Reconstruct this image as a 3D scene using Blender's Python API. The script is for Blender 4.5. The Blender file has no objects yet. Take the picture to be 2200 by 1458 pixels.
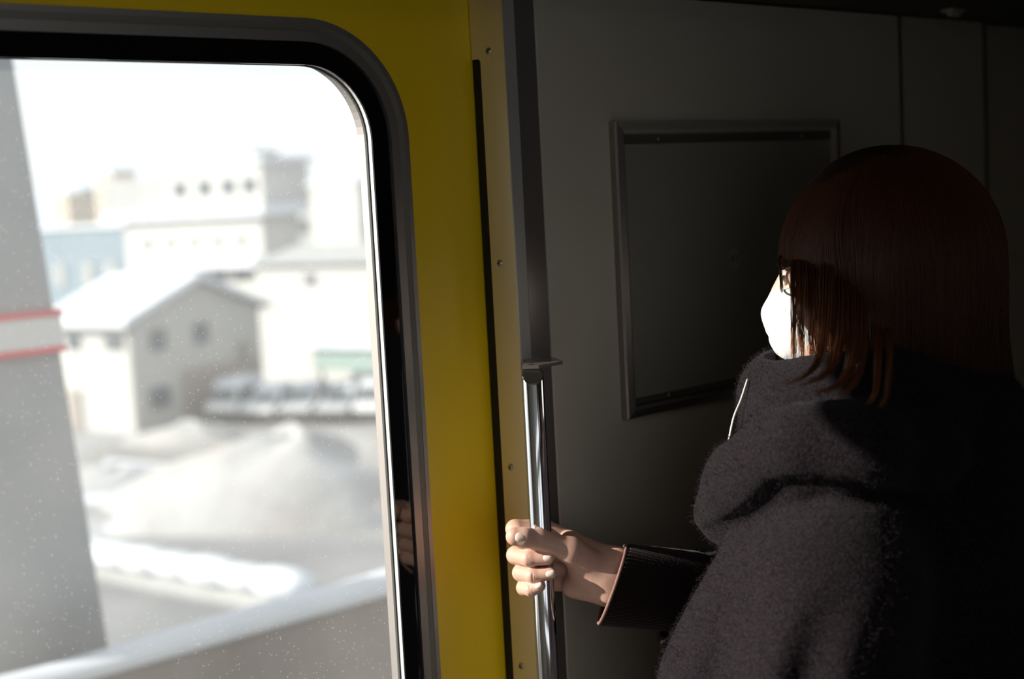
import bpy, bmesh, math, random
import numpy as np
from mathutils import Vector, Matrix

random.seed(7)
RNG = np.random.default_rng(7)
scene = bpy.context.scene
COL = scene.collection

# ------------------------------------------------------------------ camera
FPX = 2200 * 50 / 36.0
YAW, PITCH, ROLL = math.radians(41.7), math.radians(5.9), math.radians(-3.03)
CAM = np.array([0.0, 0.0, 1.5])
_f = np.array([math.sin(YAW) * math.cos(PITCH), math.cos(YAW) * math.cos(PITCH), -math.sin(PITCH)])
_r0 = np.array([math.cos(YAW), -math.sin(YAW), 0.0])
_u0 = np.cross(_r0, _f)
_r = math.cos(ROLL) * _r0 + math.sin(ROLL) * _u0
_u = -math.sin(ROLL) * _r0 + math.cos(ROLL) * _u0
cam_data = bpy.data.cameras.new('camera')
cam = bpy.data.objects.new('camera', cam_data)
COL.objects.link(cam)
cam.matrix_world = Matrix(((_r[0], _u[0], -_f[0], CAM[0]), (_r[1], _u[1], -_f[1], CAM[1]),
                           (_r[2], _u[2], -_f[2], CAM[2]), (0, 0, 0, 1)))
cam_data.sensor_width = 36.0
cam_data.lens = 50.0
cam_data.clip_start = 0.05
cam_data.clip_end = 3000
cam_data.dof.use_dof = True
cam_data.dof.focus_distance = 1.47
cam_data.dof.aperture_fstop = 3.2
scene.camera = cam

# ------------------------------------------------------------------ sky, sun, exposure
world = bpy.data.worlds.new('sky')
scene.world = world
world.use_nodes = True
_bg = world.node_tree.nodes['Background']
_bg.inputs['Color'].default_value = (0.93, 0.965, 1.0, 1)
_bg.inputs['Strength'].default_value = 0.97

SUN_M, SUN_EL = 0.68, math.radians(22.5)          # slope dY/dX of the light on the floor plan, elevation
_h = np.array([1.0, -SUN_M, 0]); _h /= np.linalg.norm(_h)
SUN_L = np.array([_h[0] * math.cos(SUN_EL), _h[1] * math.cos(SUN_EL), -math.sin(SUN_EL)])
sun_data = bpy.data.lights.new('sun', 'SUN')
sun_data.energy = 7.3
sun_data.angle = math.radians(0.6)
sun_data.color = (1.0, 0.93, 0.83)
sun = bpy.data.objects.new('sun', sun_data)
COL.objects.link(sun)
sun.rotation_euler = Vector(SUN_L).to_track_quat('-Z', 'Y').to_euler()
sun.location = (-6, 6, 5)

scene.cycles.max_bounces = 7
scene.cycles.adaptive_threshold = 0.02
scene.view_settings.view_transform = 'Standard'
scene.view_settings.look = 'None'
scene.view_settings.exposure = 0.35
scene.view_settings.gamma = 1.0
scene.view_settings.use_curve_mapping = False

# ------------------------------------------------------------------ helpers
def ray(px, py):
    return _r * ((px - 1100) / FPX) - _u * ((py - 729) / FPX) + _f
def at(px, py, Y):
    d = ray(px, py); return CAM + d * (Y / d[1])
def W(px, py, dep):
    return CAM + ray(px, py) * dep
def gz(px, py, z):
    d = ray(px, py); return CAM + d * ((z - CAM[2]) / d[2])
RH = np.array([math.cos(YAW), -math.sin(YAW), 0.0]); VH = np.array([math.sin(YAW), math.cos(YAW), 0.0])
def toQ(p): return np.array([p @ RH, p @ VH, p[2]])
def Q(px, py, dep): return toQ(W(px, py, dep))
def fromQ(q):
    q = np.asarray(q); return q[..., 0:1] * RH + q[..., 1:2] * VH + q[..., 2:3] * np.array([0, 0, 1.0])

def tag(o, label=None, cat=None, group=None, kind=None):
    if label: o['label'] = label
    if cat: o['category'] = cat
    if group: o['group'] = group
    if kind: o['kind'] = kind
    return o
def link(name, me, mat=None, parent=None, smooth=False):
    o = bpy.data.objects.new(name, me); COL.objects.link(o)
    if mat is not None and len(me.materials) == 0: me.materials.append(mat)
    if parent is not None: o.parent = parent
    if smooth and hasattr(me, 'polygons'):
        me.polygons.foreach_set('use_smooth', [True] * len(me.polygons))
    return o
def empty(name, loc=(0, 0, 0)):
    o = bpy.data.objects.new(name, None); COL.objects.link(o); o.empty_display_size = 0.1
    o.location = loc
    return o
def bmobj(name, bm, mat=None, parent=None, smooth=False):
    me = bpy.data.meshes.new(name); bmesh.ops.recalc_face_normals(bm, faces=bm.faces); bm.to_mesh(me); bm.free()
    return link(name, me, mat, parent, smooth)
def pyobj(name, V, F, mat=None, parent=None, smooth=False):
    bm = bmesh.new(); vs = [bm.verts.new(tuple(v)) for v in V]
    for f in F:
        try: bm.faces.new([vs[i] for i in f])
        except ValueError: pass
    return bmobj(name, bm, mat, parent, smooth)
def bm_box(bm, lo, hi, bevel=0.0, mat4=None):
    m = Matrix.Translation([(a + b) / 2 for a, b in zip(lo, hi)]) @ Matrix.Diagonal([b - a for a, b in zip(lo, hi)] + [1])
    r = bmesh.ops.create_cube(bm, size=1, matrix=m)
    vs = r['verts']
    if bevel:
        es = list({e for v in vs for e in v.link_edges})
        r2 = bmesh.ops.bevel(bm, geom=es, offset=bevel, segments=2, affect='EDGES', profile=0.5)
        vs = list({v for f in r2['faces'] for v in f.verts} | {v for v in vs if v.is_valid})
    if mat4 is not None: bmesh.ops.transform(bm, matrix=mat4, verts=vs)
def box(name, lo, hi, mat=None, parent=None, bevel=0.0, mat4=None):
    bm = bmesh.new(); bm_box(bm, lo, hi, bevel, mat4); return bmobj(name, bm, mat, parent)
def tube(name, pts, rad, mat, parent=None, n=10, taper=None):
    """swept tube through pts (world), one mesh"""
    pts = [np.array(p, float) for p in pts]; V = []; F = []
    up = np.array([0.123, 0.31, 0.94])
    for i, p in enumerate(pts):
        t = pts[min(i + 1, len(pts) - 1)] - pts[max(i - 1, 0)]; t /= np.linalg.norm(t)
        a = np.cross(t, up); a /= np.linalg.norm(a); b = np.cross(t, a)
        r = rad if taper is None else rad * taper[i]
        for k in range(n):
            w = 2 * math.pi * k / n; V.append(p + r * (math.cos(w) * a + math.sin(w) * b))
    for i in range(len(pts) - 1):
        for k in range(n):
            F.append((i * n + k, i * n + (k + 1) % n, (i + 1) * n + (k + 1) % n, (i + 1) * n + k))
    F.append(tuple(range(n))); F.append(tuple(range((len(pts) - 1) * n, len(pts) * n)))
    return pyobj(name, V, F, mat, parent, True)
def catmull(P, m=8):
    P = [np.array(p, float) for p in P]; P = [2 * P[0] - P[1]] + P + [2 * P[-1] - P[-2]]; out = []
    for i in range(1, len(P) - 2):
        for k in range(m):
            t = k / m; a, b, c, d = P[i - 1], P[i], P[i + 1], P[i + 2]
            out.append(0.5 * (2 * b + (c - a) * t + (2 * a - 5 * b + 4 * c - d) * t * t + (3 * b - 3 * c + d - a) * t ** 3))
    out.append(P[-2]); return out

def mat(name, col, rough=0.5, metal=0.0, noise=None, bump=None, spec=None, coat=0.0, sheen=0.0, sss=0.0, aniso=0.0):
    """noise=(scale, colour2, contrast)   bump=(scale, strength, distance)"""
    m = bpy.data.materials.new(name); m.use_nodes = True
    nt = m.node_tree; b = nt.nodes['Principled BSDF']
    b.inputs['Base Color'].default_value = (*col, 1); b.inputs['Roughness'].default_value = rough
    b.inputs['Metallic'].default_value = metal
    if spec is not None: b.inputs['Specular IOR Level'].default_value = spec
    if coat: b.inputs['Coat Weight'].default_value = coat; b.inputs['Coat Roughness'].default_value = 0.15
    if sheen: b.inputs['Sheen Weight'].default_value = sheen; b.inputs['Sheen Roughness'].default_value = 0.5
    if sss:
        b.inputs['Subsurface Weight'].default_value = sss; b.inputs['Subsurface Radius'].default_value = (1.0, 0.35, 0.2)
        b.inputs['Subsurface Scale'].default_value = 0.004
    if aniso: b.inputs['Anisotropic'].default_value = aniso
    tc = nt.nodes.new('ShaderNodeTexCoord')
    if noise:
        n = nt.nodes.new('ShaderNodeTexNoise'); n.inputs['Scale'].default_value = noise[0]; n.inputs['Detail'].default_value = 5
        nt.links.new(tc.outputs['Object'], n.inputs['Vector'])
        rp = nt.nodes.new('ShaderNodeValToRGB')
        c = noise[2] if len(noise) > 2 else 0.2
        rp.color_ramp.elements[0].position = 0.5 - c; rp.color_ramp.elements[1].position = 0.5 + c
        rp.color_ramp.elements[0].color = (*col, 1); rp.color_ramp.elements[1].color = (*noise[1], 1)
        nt.links.new(n.outputs['Fac'], rp.inputs['Fac']); nt.links.new(rp.outputs['Color'], b.inputs['Base Color'])
    if bump:
        n = nt.nodes.new('ShaderNodeTexNoise'); n.inputs['Scale'].default_value = bump[0]; n.inputs['Detail'].default_value = 4
        nt.links.new(tc.outputs['Object'], n.inputs['Vector'])
        bp = nt.nodes.new('ShaderNodeBump'); bp.inputs['Strength'].default_value = bump[1]
        bp.inputs['Distance'].default_value = bump[2] if len(bump) > 2 else 0.001
        nt.links.new(n.outputs['Fac'], bp.inputs['Height']); nt.links.new(bp.outputs['Normal'], b.inputs['Normal'])
    return m

# ------------------------------------------------------------------ materials
M_YEL = mat('yellow_paint', (0.84, 0.56, 0.004), 0.42, noise=(420, (0.77, 0.50, 0.003), 0.3))
M_WALL = mat('grey_laminate', (0.49, 0.445, 0.375), 0.55, noise=(900, (0.45, 0.405, 0.34), 0.3), bump=(1400, 0.15, 0.0004))
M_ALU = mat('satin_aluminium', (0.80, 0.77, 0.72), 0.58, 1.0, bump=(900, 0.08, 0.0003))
M_JAMB = mat('silver_lacquered_aluminium', (0.84, 0.78, 0.68), 0.42, 0.8, bump=(900, 0.08, 0.0003))
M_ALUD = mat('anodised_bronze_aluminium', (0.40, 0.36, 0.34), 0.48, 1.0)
M_GROOVE = mat('dark_anodised_groove', (0.22, 0.20, 0.17), 0.5, 0.8)
M_STEEL = mat('brushed_stainless', (0.50, 0.47, 0.45), 0.30, 1.0)
M_STEELD = mat('mirror_stainless', (0.42, 0.38, 0.36), 0.13, 1.0)
M_COVER = mat('satin_grey_steel_cover', (0.42, 0.40, 0.38), 0.5, 0.35)
M_COVER2 = mat('dark_polished_steel_cover', (0.27, 0.235, 0.215), 0.22, 0.6)
M_CHROME = mat('chrome', (0.86, 0.86, 0.88), 0.09, 1.0)
M_RUBBER = mat('black_rubber', (0.006, 0.006, 0.007), 0.7)
M_BLKGLASS = mat('black_glass_border', (0.002, 0.003, 0.003), 0.04, spec=0.5)
M_SPACER = mat('bare_aluminium_spacer', (0.85, 0.84, 0.82), 0.5, 0.3)
M_FLOOR = mat('grey_vinyl_floor', (0.22, 0.20, 0.185), 0.6, noise=(300, (0.16, 0.15, 0.14), 0.3))
M_CEIL = mat('ceiling_panel', (0.45, 0.43, 0.40), 0.6)
M_DARK = mat('dark_header_panel', (0.05, 0.05, 0.048), 0.6)
M_PANEL = mat('poster_backing', (0.24, 0.225, 0.195), 0.5, noise=(700, (0.22, 0.205, 0.18), 0.3))

def glass_mat():
    m = bpy.data.materials.new('dusty_window_glass'); m.use_nodes = True
    nt = m.node_tree; nt.nodes.clear(); N = nt.nodes.new; L = nt.links.new
    out = N('ShaderNodeOutputMaterial'); tc = N('ShaderNodeTexCoord')
    tr = N('ShaderNodeBsdfTransparent'); tr.inputs['Color'].default_value = (0.97, 0.985, 0.98, 1)
    gl = N('ShaderNodeBsdfGlossy'); gl.inputs['Roughness'].default_value = 0.01
    fr = N('ShaderNodeFresnel'); ge = N('ShaderNodeNewGeometry')      # same reflectance on both faces of the sheet
    io = N('ShaderNodeMapRange'); io.inputs[3].default_value = 1.45; io.inputs[4].default_value = 1 / 1.45
    L(ge.outputs['Backfacing'], io.inputs[0]); L(io.outputs[0], fr.inputs['IOR'])
    mx = N('ShaderNodeMixShader'); L(fr.outputs[0], mx.inputs[0]); L(tr.outputs[0], mx.inputs[1]); L(gl.outputs[0], mx.inputs[2])
    # dust film, dried drops and specks that scatter the daylight coming through
    tl = N('ShaderNodeBsdfTranslucent'); tl.inputs['Color'].default_value = (0.93, 0.91, 0.88, 1)
    n1 = N('ShaderNodeTexNoise'); n1.inputs['Scale'].default_value = 7; n1.inputs['Detail'].default_value = 6
    L(tc.outputs['Object'], n1.inputs['Vector'])
    v = N('ShaderNodeTexVoronoi'); v.inputs['Scale'].default_value = 260; v.inputs['Randomness'].default_value = 1
    L(tc.outputs['Object'], v.inputs['Vector'])
    wn = N('ShaderNodeMath'); wn.operation = 'LESS_THAN'; wn.inputs[1].default_value = 0.17
    L(v.outputs['Distance'], wn.inputs[0])
    sx = N('ShaderNodeSeparateColor'); L(v.outputs['Color'], sx.inputs[0])
    pick = N('ShaderNodeMath'); pick.operation = 'GREATER_THAN'; pick.inputs[1].default_value = 0.78; L(sx.outputs[0], pick.inputs[0])
    sp = N('ShaderNodeMath'); sp.operation = 'MULTIPLY'; L(wn.outputs[0], sp.inputs[0]); L(pick.outputs[0], sp.inputs[1])
    s2 = N('ShaderNodeMath'); s2.operation = 'MULTIPLY'; s2.inputs[1].default_value = 0.15; L(sp.outputs[0], s2.inputs[0])
    f1 = N('ShaderNodeMapRange'); f1.inputs[1].default_value = 0.3; f1.inputs[2].default_value = 0.75
    f1.inputs[3].default_value = 0.028; f1.inputs[4].default_value = 0.050; L(n1.outputs['Fac'], f1.inputs[0])
    ad = N('ShaderNodeMath'); ad.operation = 'ADD'; L(s2.outputs[0], ad.inputs[0]); L(f1.outputs[0], ad.inputs[1])
    m2 = N('ShaderNodeMixShader'); L(ad.outputs[0], m2.inputs[0]); L(mx.outputs[0], m2.inputs[1]); L(tl.outputs[0], m2.inputs[2])
    L(m2.outputs[0], out.inputs['Surface'])
    return m
M_GLASS = glass_mat()

# ================================================================== SETTING: train vestibule
XL, XR, YB, ZC = -1.7, 3.2, -1.6, 2.15
YW, YD = 1.15, 1.205                               # pocket wall face, door face
tag(box('floor', (XL, YB, -0.06), (XR, 1.30, 0.0), M_FLOOR), kind='structure')
tag(box('ceiling', (XL, YB, ZC), (XR, 1.30, ZC + 0.05), M_CEIL), kind='structure')
tag(box('wall_left', (XL - 0.05, YB, 0), (XL, 1.30, ZC), M_WALL), kind='structure')
tag(box('wall_right', (XR, YB, 0), (XR + 0.05, 1.30, ZC), M_DARK), kind='structure')
# side wall with the door: pocket wall right of the door, panel by panel
wp = tag(empty('wall_pocket', (1.55, 1.17, 0)), kind='structure')
def keep(o, par):                                    # parent without moving
    o.parent = par; o.matrix_parent_inverse = Matrix.Translation(-Vector(par.location)); return o
keep(box('panel', (1.083, YW, 0.0), (1.786, YW + 0.03, 1.72), M_WALL, bevel=0.0012), wp)
keep(box('panel', (1.7935, YW, 0.0), (2.016, YW + 0.03, 1.72), M_WALL, bevel=0.0012), wp)
keep(box('panel', (2.022, YW + 0.02, 0.0), (XR, YW + 0.05, 1.72), M_WALL, bevel=0.0012), wp)
keep(box('joint_strip', (1.785, YW - 0.0015, 0.0), (1.7945, YW + 0.02, 1.72), M_ALUD, bevel=0.001), wp)
keep(box('corner_strip', (2.0145, YW - 0.003, 0.0), (2.0235, YW + 0.04, 1.72), M_GROOVE, bevel=0.001), wp)
tag(box('wall_outer', (1.12, 1.245, 0), (XR, 1.30, ZC), M_DARK), kind='structure')
tag(box('wall_door_left', (XL, YW, 0), (-0.22, 1.30, ZC), M_WALL), kind='structure')
tag(box('wall_above', (-0.22, 1.245, 1.72), (1.12, 1.30, ZC), M_DARK), kind='structure')
hd = tag(box('trim_header', (XL, 0.95, 1.722), (XR, 1.244, ZC), M_DARK, bevel=0.004), kind='structure')
def rrect(x0, x1, z0, z1, r, n=10):
    P = []
    for cx, cz, a0 in ((x1 - r, z1 - r, 0), (x0 + r, z1 - r, 90), (x0 + r, z0 + r, 180), (x1 - r, z0 + r, 270)):
        for k in range(n + 1):
            a = math.radians(a0 + 90 * k / n); P.append((cx + r * math.cos(a), cz + r * math.sin(a)))
    return P
def ring_loft(name, loops, mat_, parent=None, close=True, smooth=False):
    """loops: list of (outline[(x,z)], y); lofts successive outlines (ring shaped solids when close)"""
    n = len(loops[0][0]); V = []; F = []
    for pts, y in loops: V += [(x, y, z) for x, z in pts]
    L = len(loops)
    for i in range(L if close else L - 1):
        j = (i + 1) % L
        for k in range(n): F.append((i * n + k, i * n + (k + 1) % n, j * n + (k + 1) % n, j * n + k))
    return pyobj(name, V, F, mat_, parent, smooth)
def slab_with_hole(name, X0, X1, Z0, Z1, y0, y1, hole, mat_, parent=None):
    """rectangular slab with a rounded-rectangle opening"""
    n = len(hole); cx = sum(p[0] for p in hole) / n; cz = sum(p[1] for p in hole) / n
    outer = []
    for x, z in hole:                                # project hole points out to the rectangle
        dx, dz = x - cx, z - cz
        t = min((X1 - cx) / dx if dx > 1e-9 else 1e9, (X0 - cx) / dx if dx < -1e-9 else 1e9,
                (Z1 - cz) / dz if dz > 1e-9 else 1e9, (Z0 - cz) / dz if dz < -1e-9 else 1e9)
        outer.append((cx + dx * t, cz + dz * t))
    out2, hol2 = [], []
    cs = [(X1, Z1), (X0, Z1), (X0, Z0), (X1, Z0)]
    for i in range(n):
        out2.append(outer[i]); hol2.append(hole[i])
        a, b = outer[i], outer[(i + 1) % n]
        for c in cs:
            ina = (abs(a[0] - c[0]) < 1e-6, abs(a[1] - c[1]) < 1e-6); inb = (abs(b[0] - c[0]) < 1e-6, abs(b[1] - c[1]) < 1e-6)
            if (ina[0] and inb[1] and not ina[1] and not inb[0]) or (ina[1] and inb[0] and not ina[0] and not inb[1]):
                out2.append(c); hol2.append(((hole[i][0] + hole[(i + 1) % n][0]) / 2, (hole[i][1] + hole[(i + 1) % n][1]) / 2))
    return ring_loft(name, [(out2, y0), (out2, y1), (hol2, y1), (hol2, y0)], mat_, parent)
# unseen far side, behind the photographer: two windows added as fill light
for nm, x0_, x1_, bx0, bx1 in (('fill_window_2', XL, -0.46, -1.62, -0.54), ('fill_window_3', -0.46, 0.88, -0.38, 0.80)):
    wb_ = tag(slab_with_hole('wall_back' if nm == 'fill_window_2' else 'wall_back_middle', x0_, x1_, 0.30, ZC, YB - 0.05, YB, rrect(bx0, bx1, 0.68, 1.80, 0.08), M_WALL), kind='structure')
    w2 = tag(empty(nm, ((bx0 + bx1) / 2, YB, 1.2)), kind='structure')
    keep(ring_loft('window_frame', [(rrect(bx0 - .02, bx1 + .02, 0.66, 1.82, 0.09), YB + 0.004), (rrect(bx0, bx1, 0.68, 1.80, 0.08), YB + 0.004),
                   (rrect(bx0, bx1, 0.68, 1.80, 0.08), YB), (rrect(bx0 - .02, bx1 + .02, 0.66, 1.82, 0.09), YB)], M_ALUD), w2)
    pp = rrect(bx0, bx1, 0.68, 1.80, 0.08); n = len(pp)
    keep(pyobj('pane', [(x, YB - 0.03, z) for x, z in pp] + [(x, YB - 0.026, z) for x, z in pp],
               [tuple(range(n)), tuple(range(n, 2 * n))] + [(k, (k + 1) % n, n + (k + 1) % n, n + k) for k in range(n)], M_GLASS), w2)
tag(box('wall_back_right', (0.88, YB - 0.05, 0), (XR, YB, ZC), M_WALL), kind='structure')
tag(box('wall_back_base', (XL, YB - 0.05, 0), (0.88, YB, 0.3), M_WALL), kind='structure')

tag(box('wall_light_blocker', (0.76, YB, 0), (0.80, 0.04, ZC), M_WALL), kind='structure')       # unseen panel added to keep fill light off the wall's right end

# ------------------------------------------------------------------ the yellow sliding door with its window
WX0, WX1, WZ0, WZ1, WR = -0.12, 0.8945, 0.74, 1.6375, 0.077
def off(d): return rrect(WX0 - d, WX1 + d, WZ0 - d, WZ1 + d, WR + d, 16)
door = tag(empty('door_1', (0.5, 1.22, 0)), kind='structure')
keep(slab_with_hole('door_leaf', -0.218, 1.115, 0.004, 1.9, YD, YD + 0.032, off(0.030), M_YEL), door)
keep(ring_loft('outer_frame_band', [(off(0.0455), YD), (off(0.0455), YD - 0.0032), (off(0.0400), YD - 0.0032), (off(0.0400), YD)], M_ALUD), door)
keep(ring_loft('frame_groove', [(off(0.0402), YD), (off(0.0402), YD - 0.0028), (off(0.0325), YD - 0.0012), (off(0.0325), YD)], M_GROOVE), door)
keep(ring_loft('inner_frame_band', [(off(0.0327), YD + 0.002), (off(0.0327), YD - 0.0026), (off(0.0228), YD - 0.0026), (off(0.0228), YD + 0.002)], M_ALUD), door)
keep(ring_loft('glass_border', [(off(0.0230), YD + 0.0005), (off(0.0), YD + 0.0005), (off(0.0), YD + 0.003), (off(0.0310), YD + 0.003), (off(0.0310), YD + 0.0005)], M_BLKGLASS), door)
keep(ring_loft('spacer', [(off(0.0012), YD + 0.003), (off(0.0012), YD + 0.0105), (off(0.031), YD + 0.0105), (off(0.031), YD + 0.003)], M_SPACER), door)
keep(ring_loft('outer_seal', [(off(0.0), YD + 0.0105), (off(0.0), YD + 0.0145), (off(0.031), YD + 0.0145), (off(0.031), YD + 0.0105)], M_RUBBER), door)
keep(ring_loft('outer_frame', [(off(0.006), YD + 0.0145), (off(0.006), YD + 0.034), (off(0.05), YD + 0.034), (off(0.05), YD + 0.0325), (off(0.031), YD + 0.0325), (off(0.031), YD + 0.0145)], M_ALUD), door)
pp = off(0.002); n = len(pp)
keep(pyobj('pane', [(x, YD + 0.0112, z) for x, z in pp] + [(x, YD + 0.0142, z) for x, z in pp],
           [tuple(range(n)), tuple(range(n, 2 * n))] + [(k, (k + 1) % n, n + (k + 1) % n, n + k) for k in range(n)], M_GLASS), door)

# ------------------------------------------------------------------ jamb: aluminium strip with screws, rubber guard, stainless edge trims
XJ = 1.035
jamb = tag(empty('trim_1', (XJ, 1.18, 0)), kind='structure')
prof = [(1.150, 0.0), (1.150, 1.72), (1.2035, 1.72), (1.2035, 1.6465)]
for k in range(7):
    a = math.radians(90 * k / 6); prof.append((1.1945 - 0.005 * math.sin(a), 1.6415 + 0.005 * math.cos(a)))
prof.append((1.1895, 0.0))
V = [(XJ, y, z) for y, z in prof] + [(XJ + 0.004, y, z) for y, z in prof]; n = len(prof)
keep(pyobj('jamb_strip', V, [tuple(range(n)), tuple(range(n, 2 * n))] + [(k, (k + 1) % n, n + (k + 1) % n, n + k) for k in range(n)], M_JAMB), jamb)
keep(box('finger_guard', (XJ + 0.0008, 1.1885, 0.0), (XJ + 0.012, 1.2042, 1.6465), M_RUBBER, bevel=0.001), jamb)
keep(box('edge_bead', (XJ - 0.0006, 1.1488, 0.0), (XJ + 0.0010, 1.1502, 1.72), M_ALU), jamb)
def screw_mesh():
    bm = bmesh.new(); n = 20; R = 0.0042
    rings = [(R, 0), (R * 0.94, 0.0008), (R * 0.75, 0.0016), (R * 0.42, 0.0020), (0.0, 0.0021)]
    prev = None
    for r, h in rings:
        cur = [bm.verts.new((-h, r * math.cos(2 * math.pi * k / n), r * math.sin(2 * math.pi * k / n))) for k in range(n)] if r else [bm.verts.new((-h, 0, 0))]
        if prev:
            for k in range(n):
                if len(cur) > 1: bm.faces.new((prev[k], prev[(k + 1) % n], cur[(k + 1) % n], cur[k]))
                else: bm.faces.new((prev[k], prev[(k + 1) % n], cur[0]))
        prev = cur
    me = bpy.data.meshes.new('screw'); bmesh.ops.recalc_face_normals(bm, faces=bm.faces); bm.to_mesh(me); bm.free()
    me.materials.append(M_STEEL); return me
sm = screw_mesh()
cr = bmesh.new(); bm_box(cr, (-0.0024, -0.0022, -0.0004), (-0.0016, 0.0022, 0.0004)); bm_box(cr, (-0.0024, -0.0004, -0.0022), (-0.0016, 0.0004, 0.0022))
crm = bpy.data.meshes.new('cross_slot'); cr.to_mesh(crm); cr.free(); crm.materials.append(M_RUBBER)
for z in (1.653, 1.423, 1.195, 0.966, 0.737, 0.508, 0.279):
    s = link('screw', sm, None, None, True); s.location = (XJ, 1.175, z); keep(s, jamb)
    c = link('cross_slot', crm); c.parent = s
t2 = tag(empty('trim_2', (1.05, 1.16, 0)), kind='structure')
keep(box('front_cover', (XJ + 0.0006, YW - 0.0002, 0.0), (1.0525, YW + 0.02, 1.72), M_COVER, bevel=0.0008), t2)
keep(box('mirror_cover', (1.0532, YW + 0.0012, 0.0), (1.0825, YW + 0.02, 1.72), M_COVER2, bevel=0.0005), t2)

# ================================================================== THINGS INSIDE
# ------------------------------------------------------------------ handrail
PX, PY, PR = 1.0065, 1.10, 0.0115
rail = tag(empty('handrail', (PX, PY, 0.0)), 'polished chrome vertical handrail gripped by the hand beside the yellow door', 'handrail')
n = 40; V = []; F = []
zt = 1.308; cutn = np.array([-0.62, -0.78])        # the tube's end is cut on the slant, low towards the viewer
for k in range(n):
    w = 2 * math.pi * k / n; cx, cy = PR * math.cos(w), PR * math.sin(w)
    dzt = -0.87 * (cx * cutn[0] + cy * cutn[1])
    V.append((PX + cx, PY + cy, 0.06)); V.append((PX + cx, PY + cy, zt + dzt))
    V.append((PX + cx * 0.93, PY + cy * 0.93, zt + dzt * 0.93 + 0.0006))
for k in range(n):
    a, b = 3 * k, 3 * ((k + 1) % n)
    F += [(a, b, b + 1, a + 1), (a + 1, b + 1, b + 2, a + 2)]
F.append(tuple(3 * k for k in range(n)))
tb = keep(pyobj('tube', V, F, M_CHROME, None, True), rail)
tb.data.polygons.foreach_set('use_smooth', [i % 2 == 0 and i < 2 * n for i in range(len(tb.data.polygons))])
keep(pyobj('end_cap', [(PX + 0.93 * PR * math.cos(2 * math.pi * k / n), PY + 0.93 * PR * math.sin(2 * math.pi * k / n),
     zt + 0.0006 - 0.87 * 0.93 * PR * (math.cos(2 * math.pi * k / n) * cutn[0] + math.sin(2 * math.pi * k / n) * cutn[1])) for k in range(n)],
     [tuple(range(n))], M_STEEL), rail)
def plate(z):
    P = [(1.0005, 1.1095), (1.0125, 1.0965), (1.049, 1.0985), (1.0535, 1.102), (1.074, 1.146), (1.074, 1.1515), (1.040, 1.1515), (1.040, 1.146), (1.014, 1.1225)]
    m = len(P); V = [(x, y, z) for x, y in P] + [(x, y, z + 0.0036) for x, y in P]
    return pyobj('wall_bracket', V, [tuple(range(m)), tuple(range(m, 2 * m))] + [(k, (k + 1) % m, m + (k + 1) % m, m + k) for k in range(m)], M_COVER2)
keep(plate(1.3135), rail); keep(plate(0.0565), rail)

# ------------------------------------------------------------------ poster frame on the pocket wall
FX0, FX1, FZ0, FZ1 = 1.1905, 1.626, 1.2285, 1.5745
pf = tag(empty('poster_frame', (1.408, YW, FZ0)), 'empty aluminium poster frame screwed to the grey wall', 'frame')
def rail_piece(name, p0, p1, inward, mat_):
    """mitred frame rail with a sloping face; p0,p1 outer corners (x,z), inward unit (x,z)"""
    d = np.array([p1[0] - p0[0], p1[1] - p0[1]]); d /= np.linalg.norm(d); iw = np.array(inward)
    secs = [(0.0, 0.0), (0.0, 0.0085), (0.0016, 0.0112), (0.0100, 0.0128), (0.0135, 0.0105), (0.0150, 0.0040), (0.0150, 0.0)]
    V = []; m = len(secs)
    for p, s in ((p0, 1), (p1, -1)):
        for o_, h in secs:
            q = np.array(p) + iw * o_ + d * s * o_; V.append((q[0], YW - h, q[1]))
    return keep(pyobj(name, V, [tuple(range(m)), tuple(range(m, 2 * m))] + [(k, (k + 1) % m, m + (k + 1) % m, m + k) for k in range(m)], mat_), pf)
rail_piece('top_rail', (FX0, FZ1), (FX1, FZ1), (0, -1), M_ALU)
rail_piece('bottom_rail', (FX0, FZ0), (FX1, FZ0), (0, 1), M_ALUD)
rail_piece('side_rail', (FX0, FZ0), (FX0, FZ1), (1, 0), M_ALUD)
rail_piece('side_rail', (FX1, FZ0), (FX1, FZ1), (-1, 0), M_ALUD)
keep(box('backing_panel', (FX0 + 0.008, YW - 0.0030, FZ0 + 0.008), (FX1 - 0.008, YW - 0.0002, FZ1 - 0.008), M_PANEL), pf)
keep(box('poster_clip_bar', (FX0 + 0.015, YW - 0.0062, FZ1 - 0.0262), (FX1 - 0.015, YW - 0.0030, FZ1 - 0.0160), M_GROOVE, bevel=0.0008), pf)
keep(box('lower_lip', (FX0 + 0.015, YW - 0.0055, FZ0 + 0.0155), (FX1 - 0.015, YW - 0.0030, FZ0 + 0.0225), M_GROOVE, bevel=0.0006), pf)
for x, z in ((1.268, FZ1 - 0.021), (1.548, FZ1 - 0.021), (1.268, FZ0 + 0.019), (1.548, FZ0 + 0.019)):
    s = link('screw', sm, None, None, True); s.rotation_euler = (0, 0, math.pi / 2); s.scale = (0.6, 0.6, 0.6); s.location = (x, YW - 0.0060, z); keep(s, pf)
st = tag(empty('sticker', (1.406, YW - 0.0032, 1.40)), 'small faded sticker reading KT on the poster backing', 'sticker')
so = pyobj('label_disc', [(1.404 + 0.0105 * math.cos(a) , YW - 0.0033, 1.402 + 0.015 * math.sin(a)) for a in [2 * math.pi * k / 24 for k in range(24)]] +
           [(1.404 + 0.0105 * math.cos(a), YW - 0.0030, 1.402 + 0.015 * math.sin(a)) for a in [2 * math.pi * k / 24 for k in range(24)]],
           [tuple(range(24)), tuple(range(24, 48))] + [(k, (k + 1) % 24, 24 + (k + 1) % 24, 24 + k) for k in range(24)], mat('sticker_film', (0.29, 0.275, 0.235), 0.5))
keep(so, st)
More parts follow.
